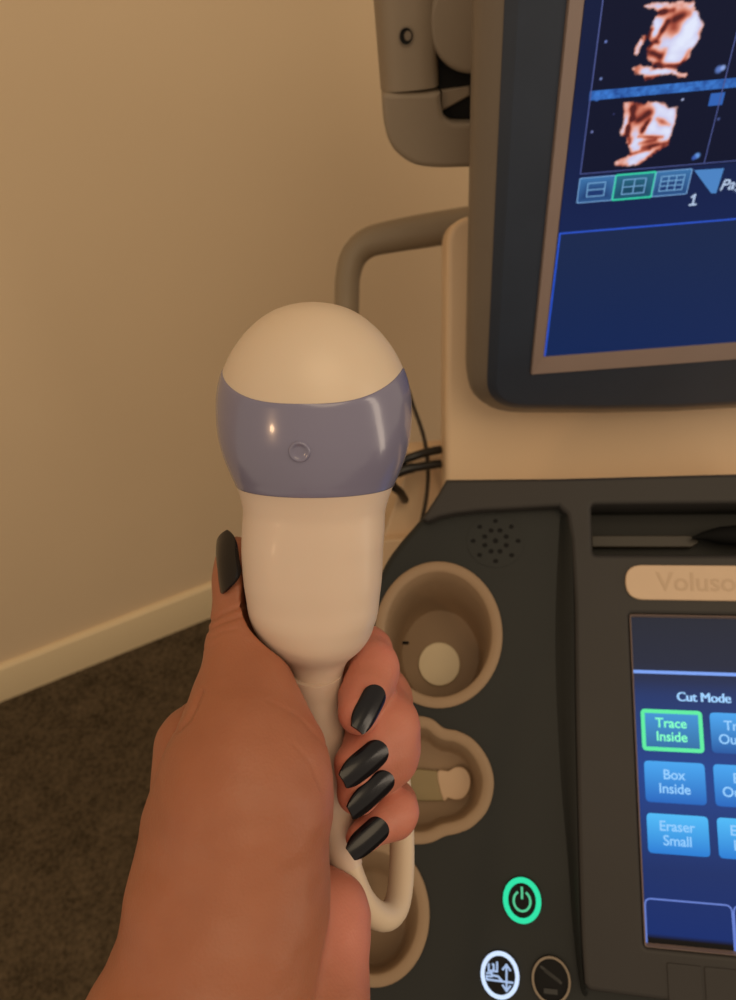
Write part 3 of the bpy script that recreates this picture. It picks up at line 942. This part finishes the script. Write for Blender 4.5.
# knuckle disc, and black slabs painted in for the shade of the joint gap
kc = arr(AR.loc(474, 20, -.01)); rr_ = abs(AR.loc(428, 20, -.01)[0] - kc[0])
b = MB(); b.mesh(fill(ell(kc[0], kc[1], rr_, rr_ * 1.02, 64), (), -.034, -.004, .004, 4), 0, onp(AR)); b.build('knuckle_cover', M['arm'], arm, angle=50)
b = MB(); b.mesh(fill(ell(kc[0] - .001, kc[1], rr_ * 1.035, rr_ * 1.05, 64), (), -.034, -.012, .001), 0, onp(AR))
dk = a_((438, 50), (490, 62), (490, 124), (440, 122)); b.mesh(fill(dk, (), -.038, -.016, .001), 0, onp(AR))
b.build('gap_shade', M['dark'], arm)
gs = a_((441, 90), (441, 112), (470, 96), (470, 86), h=-.012)
b = MB(); b.mesh(fill(gs, (), -.03, -.012, .002), 0, onp(AR)); b.build('inner_web', M['arm'], arm)
sc1 = arr(AR.loc(406, 36))
b = MB()
b.loft([AR.pts(ell(sc1[0], sc1[1], .0062, .0070, 24), -.003), AR.pts(ell(sc1[0], sc1[1], .0060, .0068, 24), .0010), AR.pts(ell(sc1[0], sc1[1], .0050, .0056, 24), .0012)], 0)
b.loft([AR.pts(ell(sc1[0], sc1[1], .0051, .0057, 24), .0010), AR.pts(ell(sc1[0], sc1[1], .004, .004, 24), .0007)], 1, False, True)  # black disc stands in for the shade in the screw hole
b.loft([AR.pts(ell(sc1[0] + .0014, sc1[1], .0030, .0036, 20), .0005), AR.pts(ell(sc1[0] + .0014, sc1[1], .0025, .0029, 20), .0013)], 0, False, True)
b.build('screw', [M['screw'], M['dark']], arm)

# stylus in the pen tray
b = MB()
sp = [CP.pt(*CP.loc(692, 538, -.003), -.0035), CP.pt(*CP.loc(705, 536, -.003), -.003), CP.pt(*CP.loc(720, 535, 0), -.002), CP.pt(*CP.loc(745, 535, 0), -.001), CP.pt(*CP.loc(800, 535, 0), -.001), CP.pt(*CP.loc(850, 535, 0), -.002)]
b.tube(sp, [.0006, .0035, .0062, .0078, .0078, .006], 20)
tag(b.build('stylus', plastic('matt black stylus', (.004, .004, .004, 1), .75, .15)), 'black stylus lying in the pen tray at the top of the console', 'stylus')

# cables beside the machine
ca = catmull([P(440.5, 449.7, .83), P(428, 452, .825), P(412, 457, .82), P(400, 463, .825), P(388, 476, .848), P(376, 505, .875), P(368, 560, .95), P(356, 640, 1.10), P(345, 700, 1.24), gp(335, 750) + UP * .006], 6)
b = MB(); b.tube(ca, .0047, 12)
tag(b.build('cable', M['cable']), 'upper of the two black cables running behind the probe head', 'cable')
cb_ = catmull([P(440.5, 463.7, .83), P(425, 466, .825), P(408, 469, .82), P(396, 474, .82), P(391, 480, .825), P(394, 487, .832), P(400, 492, .845), P(405, 500, .872)], 6)
b = MB(); b.tube(cb_, .0047, 12)
o = b.build('cable', M['cable']); tag(o, 'lower of the two black cables, hooking back beside the probe head', 'cable')
i0 = len(cb_) // 4 + 3
b = MB(); b.tube(cb_[i0 - 3:i0 + 5], .0056, 12); b.build('cable_sleeve', M['cable'], o)
cc = catmull([P(350, 336, .877), P(366, 346, .88), P(392, 366, .882), P(406, 386, .88), P(414, 408, .87), P(424, 438, .865), P(428, 470, .86), P(426, 500, .855), P(420, 530, .84), P(416, 565, .80), P(414, 600, .74)], 6)
b = MB(); b.tube(cc, .0024, 10)
tag(b.build('thin_cable', M['cable_brown']), 'thin dark cable hanging down beside the cream rear cover', 'cable')

# ------------------------------------------------------------------ the probe
PX = .28 / FPX
TILT = math.radians(12)
AX = np.array([0, math.cos(TILT), math.sin(TILT)])          # dome to cord
FRN = np.array([0, math.sin(TILT), -math.cos(TILT)])         # towards the phone
POR = cp(315.5, 480, .280)


def prof_fn(table):
    t = np.array(table, float)
    def f(x): return np.interp(x, t[:, 0], t[:, 1])
    return f


tab = [(302, 0), (303, 13), (306, 27), (311, 40), (320, 54), (332, 67), (346, 78), (362, 87), (380, 93.5), (398, 96.5), (415, 97), (432, 96), (450, 92.5), (468, 86.5), (484, 80), (498, 75.5), (512, 73),
       (530, 73.5), (555, 73.2), (580, 72.2), (600, 70), (618, 68), (632, 64), (644, 59), (654, 52), (661, 44.5), (668, 36.5), (675, 31.5), (685, 27.8), (695, 25.2), (712, 21), (730, 20)]
_tx = np.array([t[0] for t in tab], float)


def smooth_interp(tab):
    t = np.array(tab, float); x, y = t[:, 0], t[:, 1]
    # monotone cubic
    h = np.diff(x); dl_ = np.diff(y) / h; m_ = np.zeros(len(x)); m_[0], m_[-1] = dl_[0], dl_[-1]
    for i in range(1, len(x) - 1): m_[i] = 0 if dl_[i - 1] * dl_[i] <= 0 else 2 * dl_[i - 1] * dl_[i] / (dl_[i - 1] + dl_[i])
    def f(v):
        v = np.clip(v, x[0], x[-1]); i = np.clip(np.searchsorted(x, v) - 1, 0, len(x) - 2); t_ = (v - x[i]) / h[i]
        return (2 * t_**3 - 3 * t_**2 + 1) * y[i] + (t_**3 - 2 * t_**2 + t_) * h[i] * m_[i] + (-2 * t_**3 + 3 * t_**2) * y[i + 1] + (t_**3 - t_**2) * h[i] * m_[i + 1]
    return f


RX = smooth_interp(tab)
rz_ratio = smooth_interp([(300, 1.0), (330, .95), (400, .88), (470, .86), (520, .85), (600, .86), (660, .95), (740, 1.0)])
# measured on the photograph along the axis; heights below are along the probe from a point 480 below the top edge


def pp_(th, s, off=0.0):
    """th: angle round the axis (0 faces the phone); s: height mark"""
    r = RX(s) * PX + off
    e = 2.0 + .5 * np.clip((s - 480) / 60, 0, 1) * np.clip((650 - s) / 40, 0, 1)
    c, sn = math.cos(th), math.sin(th)
    den = (abs(c) ** e + abs(sn) ** e) ** (1 / e)
    y = (s - 480) * PX * (.97 if s < 480 else 1.0)
    q_ = POR + AX * y + np.array([1., 0, 0]) * (.975 * r * sn / den - 3.6 * PX * np.clip((s - 490) / 60, 0, 1) * np.clip((690 - s) / 60, 0, 1)) + FRN * (r * rz_ratio(s) * c / den)
    return W(q_)


probe_base = W(POR + AX * (250 * PX))
probe = thing('ultrasound_probe', probe_base, 'ivory ultrasound probe with a lavender band, held upright in the hand', 'medical probe')
NTH = 96
TH = np.linspace(0, 2 * math.pi, NTH, endpoint=False)


def sstep(a, b_, x):
    t = min(1, max(0, (x - a) / (b_ - a))); return t * t * (3 - 2 * t)


def top_edge(th): return 394.5 - 29 * abs(math.sin(th + .05)) ** 3.0


def bot_edge(th): return 484.


# dome
b = MB(); loops = []
for t in np.linspace(0, 1, 30)[1:]:
    loops.append([pp_(th, 302.0 + (top_edge(th) + .6 - 302.0) * t ** 1.35) for th in TH])
b.loft(loops, 0); n0 = len(b.v); b.add([W(POR + AX * ((302 - 480) * PX * .97))], []); b.f += [(k, (k + 1) % NTH, n0) for k in range(NTH)]; b.m += [0] * NTH
b.build('acoustic_cap', M['dome'], probe, angle=60)
# band, standing a little proud
b = MB(); loops = []
OFF = .00035
loops.append([pp_(th, top_edge(th), -.001) for th in TH]); loops.append([pp_(th, top_edge(th), OFF * .6) for th in TH])
for t in np.linspace(.012, .988, 22): loops.append([pp_(th, top_edge(th) + (bot_edge(th) - top_edge(th)) * t, OFF) for th in TH])
loops.append([pp_(th, bot_edge(th), OFF * .6) for th in TH]); loops.append([pp_(th, bot_edge(th), -.001) for th in TH])
b.loft(loops, 0)
band = b.build('band', M['band'], probe, angle=70, label='lavender plastic band')
# body
b = MB(); loops = []
for s in list(np.linspace(483, 650, 60)) + list(np.linspace(653, 700, 18)): loops.append([pp_(th, s) for th in TH])
b.loft(loops, 0, False, True)
b.build('grip', M['white'], probe, angle=70)
# marker dimple
mth = -.085; ms = 438
C0 = pp_(mth, ms, OFF); ex = pp_(mth + .02, ms, OFF) - pp_(mth - .02, ms, OFF); ex /= np.linalg.norm(ex)
ey = pp_(mth, ms - 3, OFF) - pp_(mth, ms + 3, OFF); ey /= np.linalg.norm(ey); en = np.cross(ex, ey); en /= np.linalg.norm(en)
if en @ (CAM - C0) < 0: en = -en
b = MB()


def circ(r, h): return [C0 + ex * r * math.cos(t) + ey * r * math.sin(t) + en * h for t in np.linspace(0, 2 * math.pi, 32, endpoint=False)]


b.loft([circ(.0037, -.0002), circ(.0034, .00055), circ(.0029, .0007), circ(.0024, .00015), circ(.0012, .00012)], 0, False, True)
b.build('marker_dimple', M['band'], band, angle=70)
# strain relief and cord
nk = catmull([cp(316.5, 672, .2945), cp(317.5, 695, .2978), cp(322, 730, .2995), cp(330, 780, .3000), cp(338, 830, .3000), cp(347, 866, .299)], 8)
b = MB(); b.tube([W(p) for p in nk], list(np.interp(np.linspace(0, 1, len(nk)), [0, .12, .4, .8, 1], [.0102, .0101, .0090, .0068, .0062])), 32)
b.build('strain_relief', M['white'], probe)
cd = catmull([cp(345, 858, .299), cp(352, 880, .300), cp(362, 901, .303), cp(375, 914, .309), cp(388, 916, .316), cp(397, 904, .324), cp(401, 880, .333), cp(402, 850, .342), cp(401, 810, .352), cp(396, 770, .362),
              cp(380, 760, .375), cp(340, 790, .385), cp(300, 900, .385), cp(270, 1060, .37), cp(250, 1300, .36)], 10)
b = MB(); b.tube([W(p) for p in cd], .0056, 20)
b.build('cord', M['cord'], probe)


# ------------------------------------------------------------------ the hand
def pc_(u, v, z, r): return np.append(cp(u, v, z), r / FPX * z)


LO = np.array([-.125, .000, .175]); HI = np.array([.035, .235, .365]); ST = .00095
ax_ = [np.arange(LO[k], HI[k], ST, dtype=np.float32) for k in range(3)]
SHP = tuple(len(a) for a in ax_)


def seg_field(A, B, marg=.014):
    """signed distance to a cone with rounded ends, evaluated near it only"""
    a, ra, b_, rb = A[:3], A[3], B[:3], B[3]
    lo = np.minimum(a - ra, b_ - rb) - marg; hi = np.maximum(a + ra, b_ + rb) + marg
    sl = tuple(slice(int(np.clip((lo[k] - LO[k]) / ST, 0, SHP[k])), int(np.clip((hi[k] - LO[k]) / ST + 1, 0, SHP[k]))) for k in range(3))
    X, Y, Zz = np.meshgrid(ax_[0][sl[0]], ax_[1][sl[1]], ax_[2][sl[2]], indexing='ij', sparse=True)
    d = b_ - a; L2 = float(d @ d); rr = ra - rb; a2 = L2 - rr * rr; il2 = 1 / L2
    px, py, pz = X - a[0], Y - a[1], Zz - a[2]
    y = px * d[0] + py * d[1] + pz * d[2]; z = y - L2
    xx = (px * L2 - d[0] * y) ** 2 + (py * L2 - d[1] * y) ** 2 + (pz * L2 - d[2] * y) ** 2
    y2 = y * y * L2; z2 = z * z * L2; k = np.sign(rr) * rr * rr * xx
    r = (np.sqrt(xx * a2 * il2) + y * rr) * il2 - ra
    r = np.where(np.sign(z) * a2 * z2 > k, np.sqrt(xx + z2) * il2 - rb, np.where(np.sign(y) * a2 * y2 < k, np.sqrt(xx + y2) * il2 - ra, r))
    return sl, r.astype(np.float32)


def smin(a, b_, k):
    h = np.maximum(k - np.abs(a - b_), 0) / k
    return np.minimum(a, b_) - h * h * k * .25


def chain(F_, pts, k):
    for i in range(len(pts) - 1):
        sl, d = seg_field(pts[i], pts[i + 1]); F_[sl] = smin(F_[sl], d, k)


def field(): return np.full(SHP, .05, np.float32)


palm = field()
# wrist and forearm, back of the hand, thumb side pad, little finger side pad
chain(palm, [pc_(150, 1330, .215, 150), pc_(176, 1110, .238, 122), pc_(211, 990, .252, 95), pc_(234, 900, .262, 86)], .012)
chain(palm, [pc_(218, 960, .275, 80), pc_(209, 865, .292, 58), pc_(202, 748, .310, 47)], .009)
chain(palm, [pc_(230, 950, .290, 80), pc_(235, 860, .312, 56), pc_(228, 775, .332, 42)], .012)
chain(palm, [pc_(260, 960, .295, 76), pc_(268, 890, .318, 52), pc_(262, 820, .340, 40)], .012)
chain(palm, [pc_(290, 980, .285, 72), pc_(300, 910, .308, 50), pc_(292, 862, .335, 36)], .012)
chain(palm, [pc_(322, 918, .288, 50), pc_(302, 1010, .268, 64), pc_(270, 1140, .245, 90)], .006)
# thumb
chain(palm, [pc_(230, 900, .258, 94), pc_(247, 800, .262, 79), pc_(249, 745, .268, 66)], .012)
chain(palm, [pc_(231, 890, .266, 66), pc_(221, 815, .274, 58), pc_(216, 790, .282, 46)], .016)
chain(palm, [pc_(246, 762, .266, 68), pc_(245, 702, .276, 45), pc_(244, 650, .288, 37.5)], .010)
chain(palm, [pc_(244, 650, .288, 37.5), pc_(249, 612, .296, 34), pc_(244, 585, .298, 28.5)], .006)
chain(palm, [pc_(244, 585, .298, 28), pc_(236.5, 557, .300, 21)], .004)
F_all = palm
fingers = dict(
    index=[pc_(205, 730, .322, 34), pc_(325, 668, .352, 28), pc_(362, 655, .330, 25), pc_(368, 672, .303, 24.5), pc_(358, 713, .282, 21)],
    middle=[pc_(235, 775, .338, 34), pc_(345, 715, .358, 28), pc_(378, 699, .328, 28), pc_(384, 724, .303, 26.5), pc_(354, 765, .282, 20.5)],
    ring=[pc_(265, 820, .345, 32), pc_(355, 775, .362, 26), pc_(383, 746, .330, 27), pc_(385, 753, .306, 26), pc_(357, 794, .284, 19.5)],
    little=[pc_(292, 862, .340, 28), pc_(365, 820, .352, 22), pc_(390, 806, .330, 21), pc_(392, 812, .308, 20), pc_(362, 838, .287, 16)])
FF = field()
for nm, ch in fingers.items():
    f1_ = field(); chain(f1_, ch, .014)
    FF = smin(FF, f1_, .007 if nm == 'ring' else .0012)
body = smin(F_all, FF, .0016)
# press the probe into the grip so that skin meets plastic
GX, GY, GZ = np.meshgrid(*ax_, indexing='ij', sparse=True)
yy = (GX - POR[0]) * AX[0] + (GY - POR[1]) * AX[1] + (GZ - POR[2]) * AX[2]
s_ = np.clip(yy / PX + 480, 303, 725).astype(np.float32)
tabx = np.arange(302, 726, 1.0)
rx_t = np.array([float(RX(np.array(v))) for v in tabx]) * PX; rz_t = rx_t * np.array([float(rz_ratio(np.array(v))) for v in tabx])
idx = (s_ - 302).astype(np.int32)
rx_g, rz_g = rx_t[idx].astype(np.float32), rz_t[idx].astype(np.float32)
fx = (GX - POR[0] + 3.6 * PX * np.clip((s_ - 490) / 60, 0, 1) * np.clip((690 - s_) / 60, 0, 1)); fz = (GX * 0 + (GY - POR[1]) * FRN[1] + (GZ - POR[2]) * FRN[2])
ee = 2.0 + .5 * np.clip((s_ - 480) / 60, 0, 1) * np.clip((650 - s_) / 40, 0, 1)
pd = ((np.abs(fx / rx_g) ** ee + np.abs(fz / rz_g) ** ee) ** (1 / ee) - 1) * np.minimum(rx_g, rz_g)
pd = np.where(yy / PX + 480 > 724, .05, pd).astype(np.float32)
neck = field()
rr_n = np.interp(np.linspace(0, 1, len(nk)), [0, .12, .4, .8, 1], [.0102, .0101, .0090, .0068, .0062])
chain(neck, [np.append(p, r) for p, r in zip(nk[::2], rr_n[::2])], .001)
cfield = field(); chain(cfield, [np.append(p, .0056) for p in cd[0:140:3]], .001)
pd = np.minimum(np.minimum(pd, neck), cfield)
body = np.maximum(body, -(pd - .0009))


def surface_nets(S, lo, st):
    nx, ny, nz = S.shape; ins = S < 0
    c = np.zeros((nx - 1, ny - 1, nz - 1), np.int8)
    for dx in (0, 1):
        for dy in (0, 1):
            for dz in (0, 1): c += ins[dx:nx - 1 + dx, dy:ny - 1 + dy, dz:nz - 1 + dz]
    act = np.argwhere((c > 0) & (c < 8)); I, J, K = act.T
    vid = np.full(c.shape, -1, np.int32); vid[I, J, K] = np.arange(len(act))
    acc = np.zeros((len(act), 3)); cnt = np.zeros(len(act))
    cor = [(a, b_, d) for a in (0, 1) for b_ in (0, 1) for d in (0, 1)]
    val = {k: S[I + k[0], J + k[1], K + k[2]].astype(float) for k in cor}
    for p in cor:
        for a in range(3):
            if p[a] == 0:
                q_ = list(p); q_[a] = 1; q_ = tuple(q_); v0, v1 = val[p], val[q_]; m_ = (v0 < 0) != (v1 < 0)
                t = np.where(m_, v0 / np.where(m_, v0 - v1, 1), 0)
                pt = np.array(p, float)[None].repeat(len(act), 0); pt[:, a] += t
                acc[m_] += pt[m_]; cnt[m_] += 1
    V = (act + acc / cnt[:, None]) * st + lo
    fs = []
    for a in range(3):
        b_, d = (a + 1) % 3, (a + 2) % 3
        s0 = [slice(None)] * 3; s1 = [slice(None)] * 3; s0[a] = slice(0, -1); s1[a] = slice(1, None)
        e = np.argwhere(ins[tuple(s0)] != ins[tuple(s1)])
        ok = (e[:, b_] > 0) & (e[:, d] > 0) & (e[:, b_] < S.shape[b_] - 1) & (e[:, d] < S.shape[d] - 1); e = e[ok]
        def v(db, dd):
            k = e.copy(); k[:, b_] += db; k[:, d] += dd; return vid[k[:, 0], k[:, 1], k[:, 2]]
        quad = np.stack([v(-1, -1), v(0, -1), v(0, 0), v(-1, 0)], 1)
        flip = ins[tuple(s0)][tuple(e.T)]
        quad[~flip] = quad[~flip][:, ::-1]
        fs.append(quad)
    return V, np.concatenate(fs)


body[0], body[-1] = .05, .05; body[:, 0], body[:, -1] = .05, .05; body[:, :, 0], body[:, :, -1] = .05, .05
HV, HF = surface_nets(body, LO.astype(float), ST)
# relax the surface slightly
nb_a, nb_b = HF[:, [0, 1, 2, 3]].ravel(), HF[:, [1, 2, 3, 0]].ravel()
for _ in range(3):
    acc = np.zeros_like(HV); cn = np.zeros(len(HV))
    np.add.at(acc, nb_a, HV[nb_b]); np.add.at(cn, nb_a, 1); np.add.at(acc, nb_b, HV[nb_a]); np.add.at(cn, nb_b, 1)
    HV = HV * .5 + acc / np.maximum(cn, 1)[:, None] * .5
# keep the largest connected piece only (drop crumbs)
lab = np.arange(len(HV))
for _ in range(400):
    l0 = lab.copy(); np.minimum.at(lab, nb_a, lab[nb_b]); np.minimum.at(lab, nb_b, lab[nb_a]); lab = lab[lab]
    if (l0 == lab).all(): break
big = np.bincount(lab).argmax(); keep = lab == big; remap = np.cumsum(keep) - 1
HF = remap[HF[keep[HF[:, 0]]]]; HV = HV[keep]
# vertex normals, then skin folds at the thumb joint and web and a little unevenness
E1, E2 = HV[HF[:, 2]] - HV[HF[:, 0]], HV[HF[:, 3]] - HV[HF[:, 1]]
FN = np.cross(E1, E2); VN = np.zeros_like(HV)
for k in range(4): np.add.at(VN, HF[:, k], FN)
VN /= np.linalg.norm(VN, axis=1)[:, None] + 1e-12
if np.mean(np.sum(VN * (HV - HV.mean(0)), 1)) < 0: VN = -VN
UVp = np.stack([HV[:, 0] / HV[:, 2] * FPX + 368, HV[:, 1] / HV[:, 2] * FPX + 500], 1)
facing = VN[:, 2] < .25
disp = np.zeros(len(HV))
for line, wd_, am in (([(207, 622), (222, 612), (243, 605)], 1.6, .0007), ([(205, 631), (222, 621), (240, 616)], 1.6, .0006), ([(206, 639), (220, 631), (236, 628)], 1.5, .0004),
                      ([(203, 649), (218, 643)], 1.5, .0003), ([(201, 690), (196, 706), (188, 720), (177, 731)], 2.2, .0011), ([(268, 700), (300, 716), (325, 745)], 2.0, .0003),
                      ([(292, 742), (312, 764), (322, 790)], 2.0, .00025)):
    dd_ = np.full(len(HV), 1e9)
    for (xa_, ya_), (xb_, yb_) in zip(line[:-1], line[1:]):
        ex_, ey_ = xb_ - xa_, yb_ - ya_; t_ = np.clip(((UVp[:, 0] - xa_) * ex_ + (UVp[:, 1] - ya_) * ey_) / (ex_ ** 2 + ey_ ** 2), 0, 1)
        dd_ = np.minimum(dd_, np.hypot(UVp[:, 0] - xa_ - t_ * ex_, UVp[:, 1] - ya_ - t_ * ey_))
    disp -= np.where(facing, am * np.exp(-(dd_ / wd_) ** 2), 0)
for (ax1, ax2), sd_ in (((0, 1), 3), ((1, 2), 4)):
    disp += (vnoise(HV[:, ax1] + 1, HV[:, ax2] + 1, 70, sd_) - .5) * .0011 + (vnoise(HV[:, ax1] + 1, HV[:, ax2] + 1, 190, sd_ + 9) - .5) * .00035
HV = HV + VN * disp[:, None]
HW = CAM + HV[:, :1] * RT + HV[:, 1:2] * DN + HV[:, 2:3] * FW
hc = P(222, 985, .252)
me = bpy.data.meshes.new('person')
me.from_pydata([tuple(v) for v in HW - hc], [], [tuple(int(i) for i in f) for f in HF])
me.materials.append(M['skin']); me.shade_smooth(); me.update()
person = bpy.data.objects.new('person', me); COL.objects.link(person); person.location = Vector(hc); WLOC[person.name] = hc
tag(person, 'left hand and wrist with black nails gripping the ivory probe', 'person')
# redder skin at the finger ends, knuckles and the little finger side of the palm
fl = np.zeros(len(HV))


def flush(u, v, z, r, a):
    global fl
    d = np.linalg.norm(HV - cp(u, v, z), axis=1) / (r / FPX * z); fl = np.maximum(fl, a * np.exp(-d * d))


for ch in fingers.values():
    for p in ch[-2:]:
        d = np.linalg.norm(HV - p[:3], axis=1) / .020; fl = np.maximum(fl, .8 * np.exp(-d * d))
flush(380, 650, .31, 60, 1.0); flush(345, 930, .28, 60, .8); flush(335, 780, .27, 60, .35)
at = me.attributes.new('flush', 'FLOAT', 'POINT'); at.data.foreach_set('value', fl.astype(np.float32))

bvh = BVHTree.FromPolygons([Vector(v) for v in HW], [tuple(int(i) for i in f) for f in HF])


def nail(base, tip, wpx, lift=.0010, curve=1.0, ntilt=(0, 0, 0), rad=None, zpush=0.):
    mid = ((base[0] * .55 + tip[0] * .45), (base[1] * .55 + tip[1] * .45))
    d = Vector(dirw(cp(mid[0], mid[1], 1.))).normalized()
    loc, nr, _, dist = bvh.ray_cast(Vector(CAM), d)
    if loc is None: print('nail misses', base); return
    ns = Vector((0, 0, 0))
    for du in (-5, 0, 5):
        for dv in (-5, 0, 5):
            l2, n2, _, _ = bvh.ray_cast(Vector(CAM), Vector(dirw(cp(mid[0] + du, mid[1] + dv, 1.))))
            if l2 is not None and (l2 - loc).length < .006: ns += n2 if n2.dot(d) < 0 else -n2
    n_ = arr(ns.normalized()) + dirw(arr(ntilt)); n_ /= np.linalg.norm(n_)
    z = (arr(loc) - CAM) @ FW; sc = z / FPX
    # direction base -> tip lying in the tangent plane and projecting onto the seen direction
    tv = dirw(arr((tip[0] - base[0], tip[1] - base[1], 0.))); dd = arr(d)
    tv = tv - dd * (n_ @ tv) / (n_ @ dd)
    Lr = np.linalg.norm(tv) * sc; t_ = tv / np.linalg.norm(tv)
    sd = np.cross(n_, t_)
    w = wpx * sc / 2; R_ = rad or w * 1.25
    rows_, NS, NQ = [], 26, 13
    loops_top = []
    for i in range(NS):
        s = (1 - math.cos(math.pi * i / (NS - 1))) / 2
        # outline: rounded root, parallel sides, almond end
        wf = (1 - (1 - s / .26) ** 2.2) ** .5 if s < .26 else (1.0 if s < .5 else 1 - .5 * ((s - .5) / .5) ** 2.6)
        wf = max(wf, .12)
        row = []
        for j in range(NQ):
            qv = -1 + 2 * j / (NQ - 1); ph = min(1.25, w * wf / R_) * qv
            along = (s - .55) * Lr
            drop = R_ * (1 - math.cos(ph)) * curve + (s - .45) ** 2 * Lr * .16
            row.append(arr(loc) + t_ * along + sd * (R_ * math.sin(ph)) + n_ * (lift - drop) + dd * zpush)
        rows_.append(row)
    b = MB()
    top = [p for r_ in rows_ for p in r_]; bot = [p - n_ * .0009 for p in top]; N_ = len(top)
    fs = []
    for i in range(NS - 1):
        for j in range(NQ - 1):
            a = i * NQ + j; fs.append((a, a + 1, a + NQ + 1, a + NQ)); fs.append((N_ + a, N_ + a + NQ, N_ + a + NQ + 1, N_ + a + 1))
    edge = [j for j in range(NQ)] + [i * NQ + NQ - 1 for i in range(1, NS)] + [(NS - 1) * NQ + j for j in range(NQ - 2, -1, -1)] + [i * NQ for i in range(NS - 2, 0, -1)]
    for a, c in zip(edge, edge[1:] + edge[:1]): fs.append((a, N_ + a, N_ + c, c))
    b.add(top + bot, fs)
    b.build('fingernail', M['nail'], person, angle=60, label='glossy black fingernail')


nail((379, 691), (356, 734), 29)
nail((383, 750), (340, 785), 32)
nail((387, 779), (345, 816), 31, lift=.0026)
nail((383, 826), (347, 858), 29)
nail((226.2, 583), (219.3, 528), 37.5, ntilt=(-.28, 0, 0), lift=.0012)

# ------------------------------------------------------------------ light, camera
w = bpy.data.worlds.new('dim warm room'); SC.world = w; w.use_nodes = True
bg = w.node_tree.nodes['Background']; bg.inputs[0].default_value = (1.0, .82, .62, 1); bg.inputs[1].default_value = .50


def area(name, loc, target, size, power, col):
    l = bpy.data.lights.new(name, 'AREA'); l.shape = 'DISK'; l.size = size; l.energy = power; l.color = col
    o = bpy.data.objects.new(name, l); COL.objects.link(o); o.location = loc
    o.rotation_euler = (Vector(target) - Vector(loc)).to_track_quat('-Z', 'Y').to_euler()
    return o


area('ceiling_light', (.4, -.5, 2.45), (.0, .6, .6), 1.3, 9.5, (1, .76, .48))
area('side_light', (-1.2, -.9, 1.60), (.0, .25, 1.1), .14, 2.5, (1, .62, .34))
dl_ = area('right_light', (1.5, -.35, 1.15), (0., .25, 1.1), .28, 5, (1, .82, .64))  # tall narrow light added at the right for the streak on the band
dl_.data.shape = 'RECTANGLE'; dl_.data.size = .22; dl_.data.size_y = 1.5

cam = bpy.data.cameras.new('camera'); co = bpy.data.objects.new('camera', cam); COL.objects.link(co)
cam.sensor_fit = 'VERTICAL'; cam.sensor_height = 24.0; cam.lens = FPX * 24.0 / 1000.0
cam.clip_start = .02
mw = Matrix.Identity(4)
for i in range(3):
    mw[i][0] = RT[i]; mw[i][1] = -DN[i]; mw[i][2] = -FW[i]; mw[i][3] = CAM[i]
co.matrix_world = mw
cam.dof.use_dof = True; cam.dof.focus_distance = .275; cam.dof.aperture_fstop = 10.5
SC.camera = co
vs_ = SC.view_settings
SC.display_settings.display_device = 'sRGB'
vs_.view_transform = 'Standard'; vs_.look = 'None'; vs_.gamma = 1; vs_.exposure = 0; vs_.use_curve_mapping = False
SC.cycles.use_denoising = True
SC.cycles.max_bounces = 8
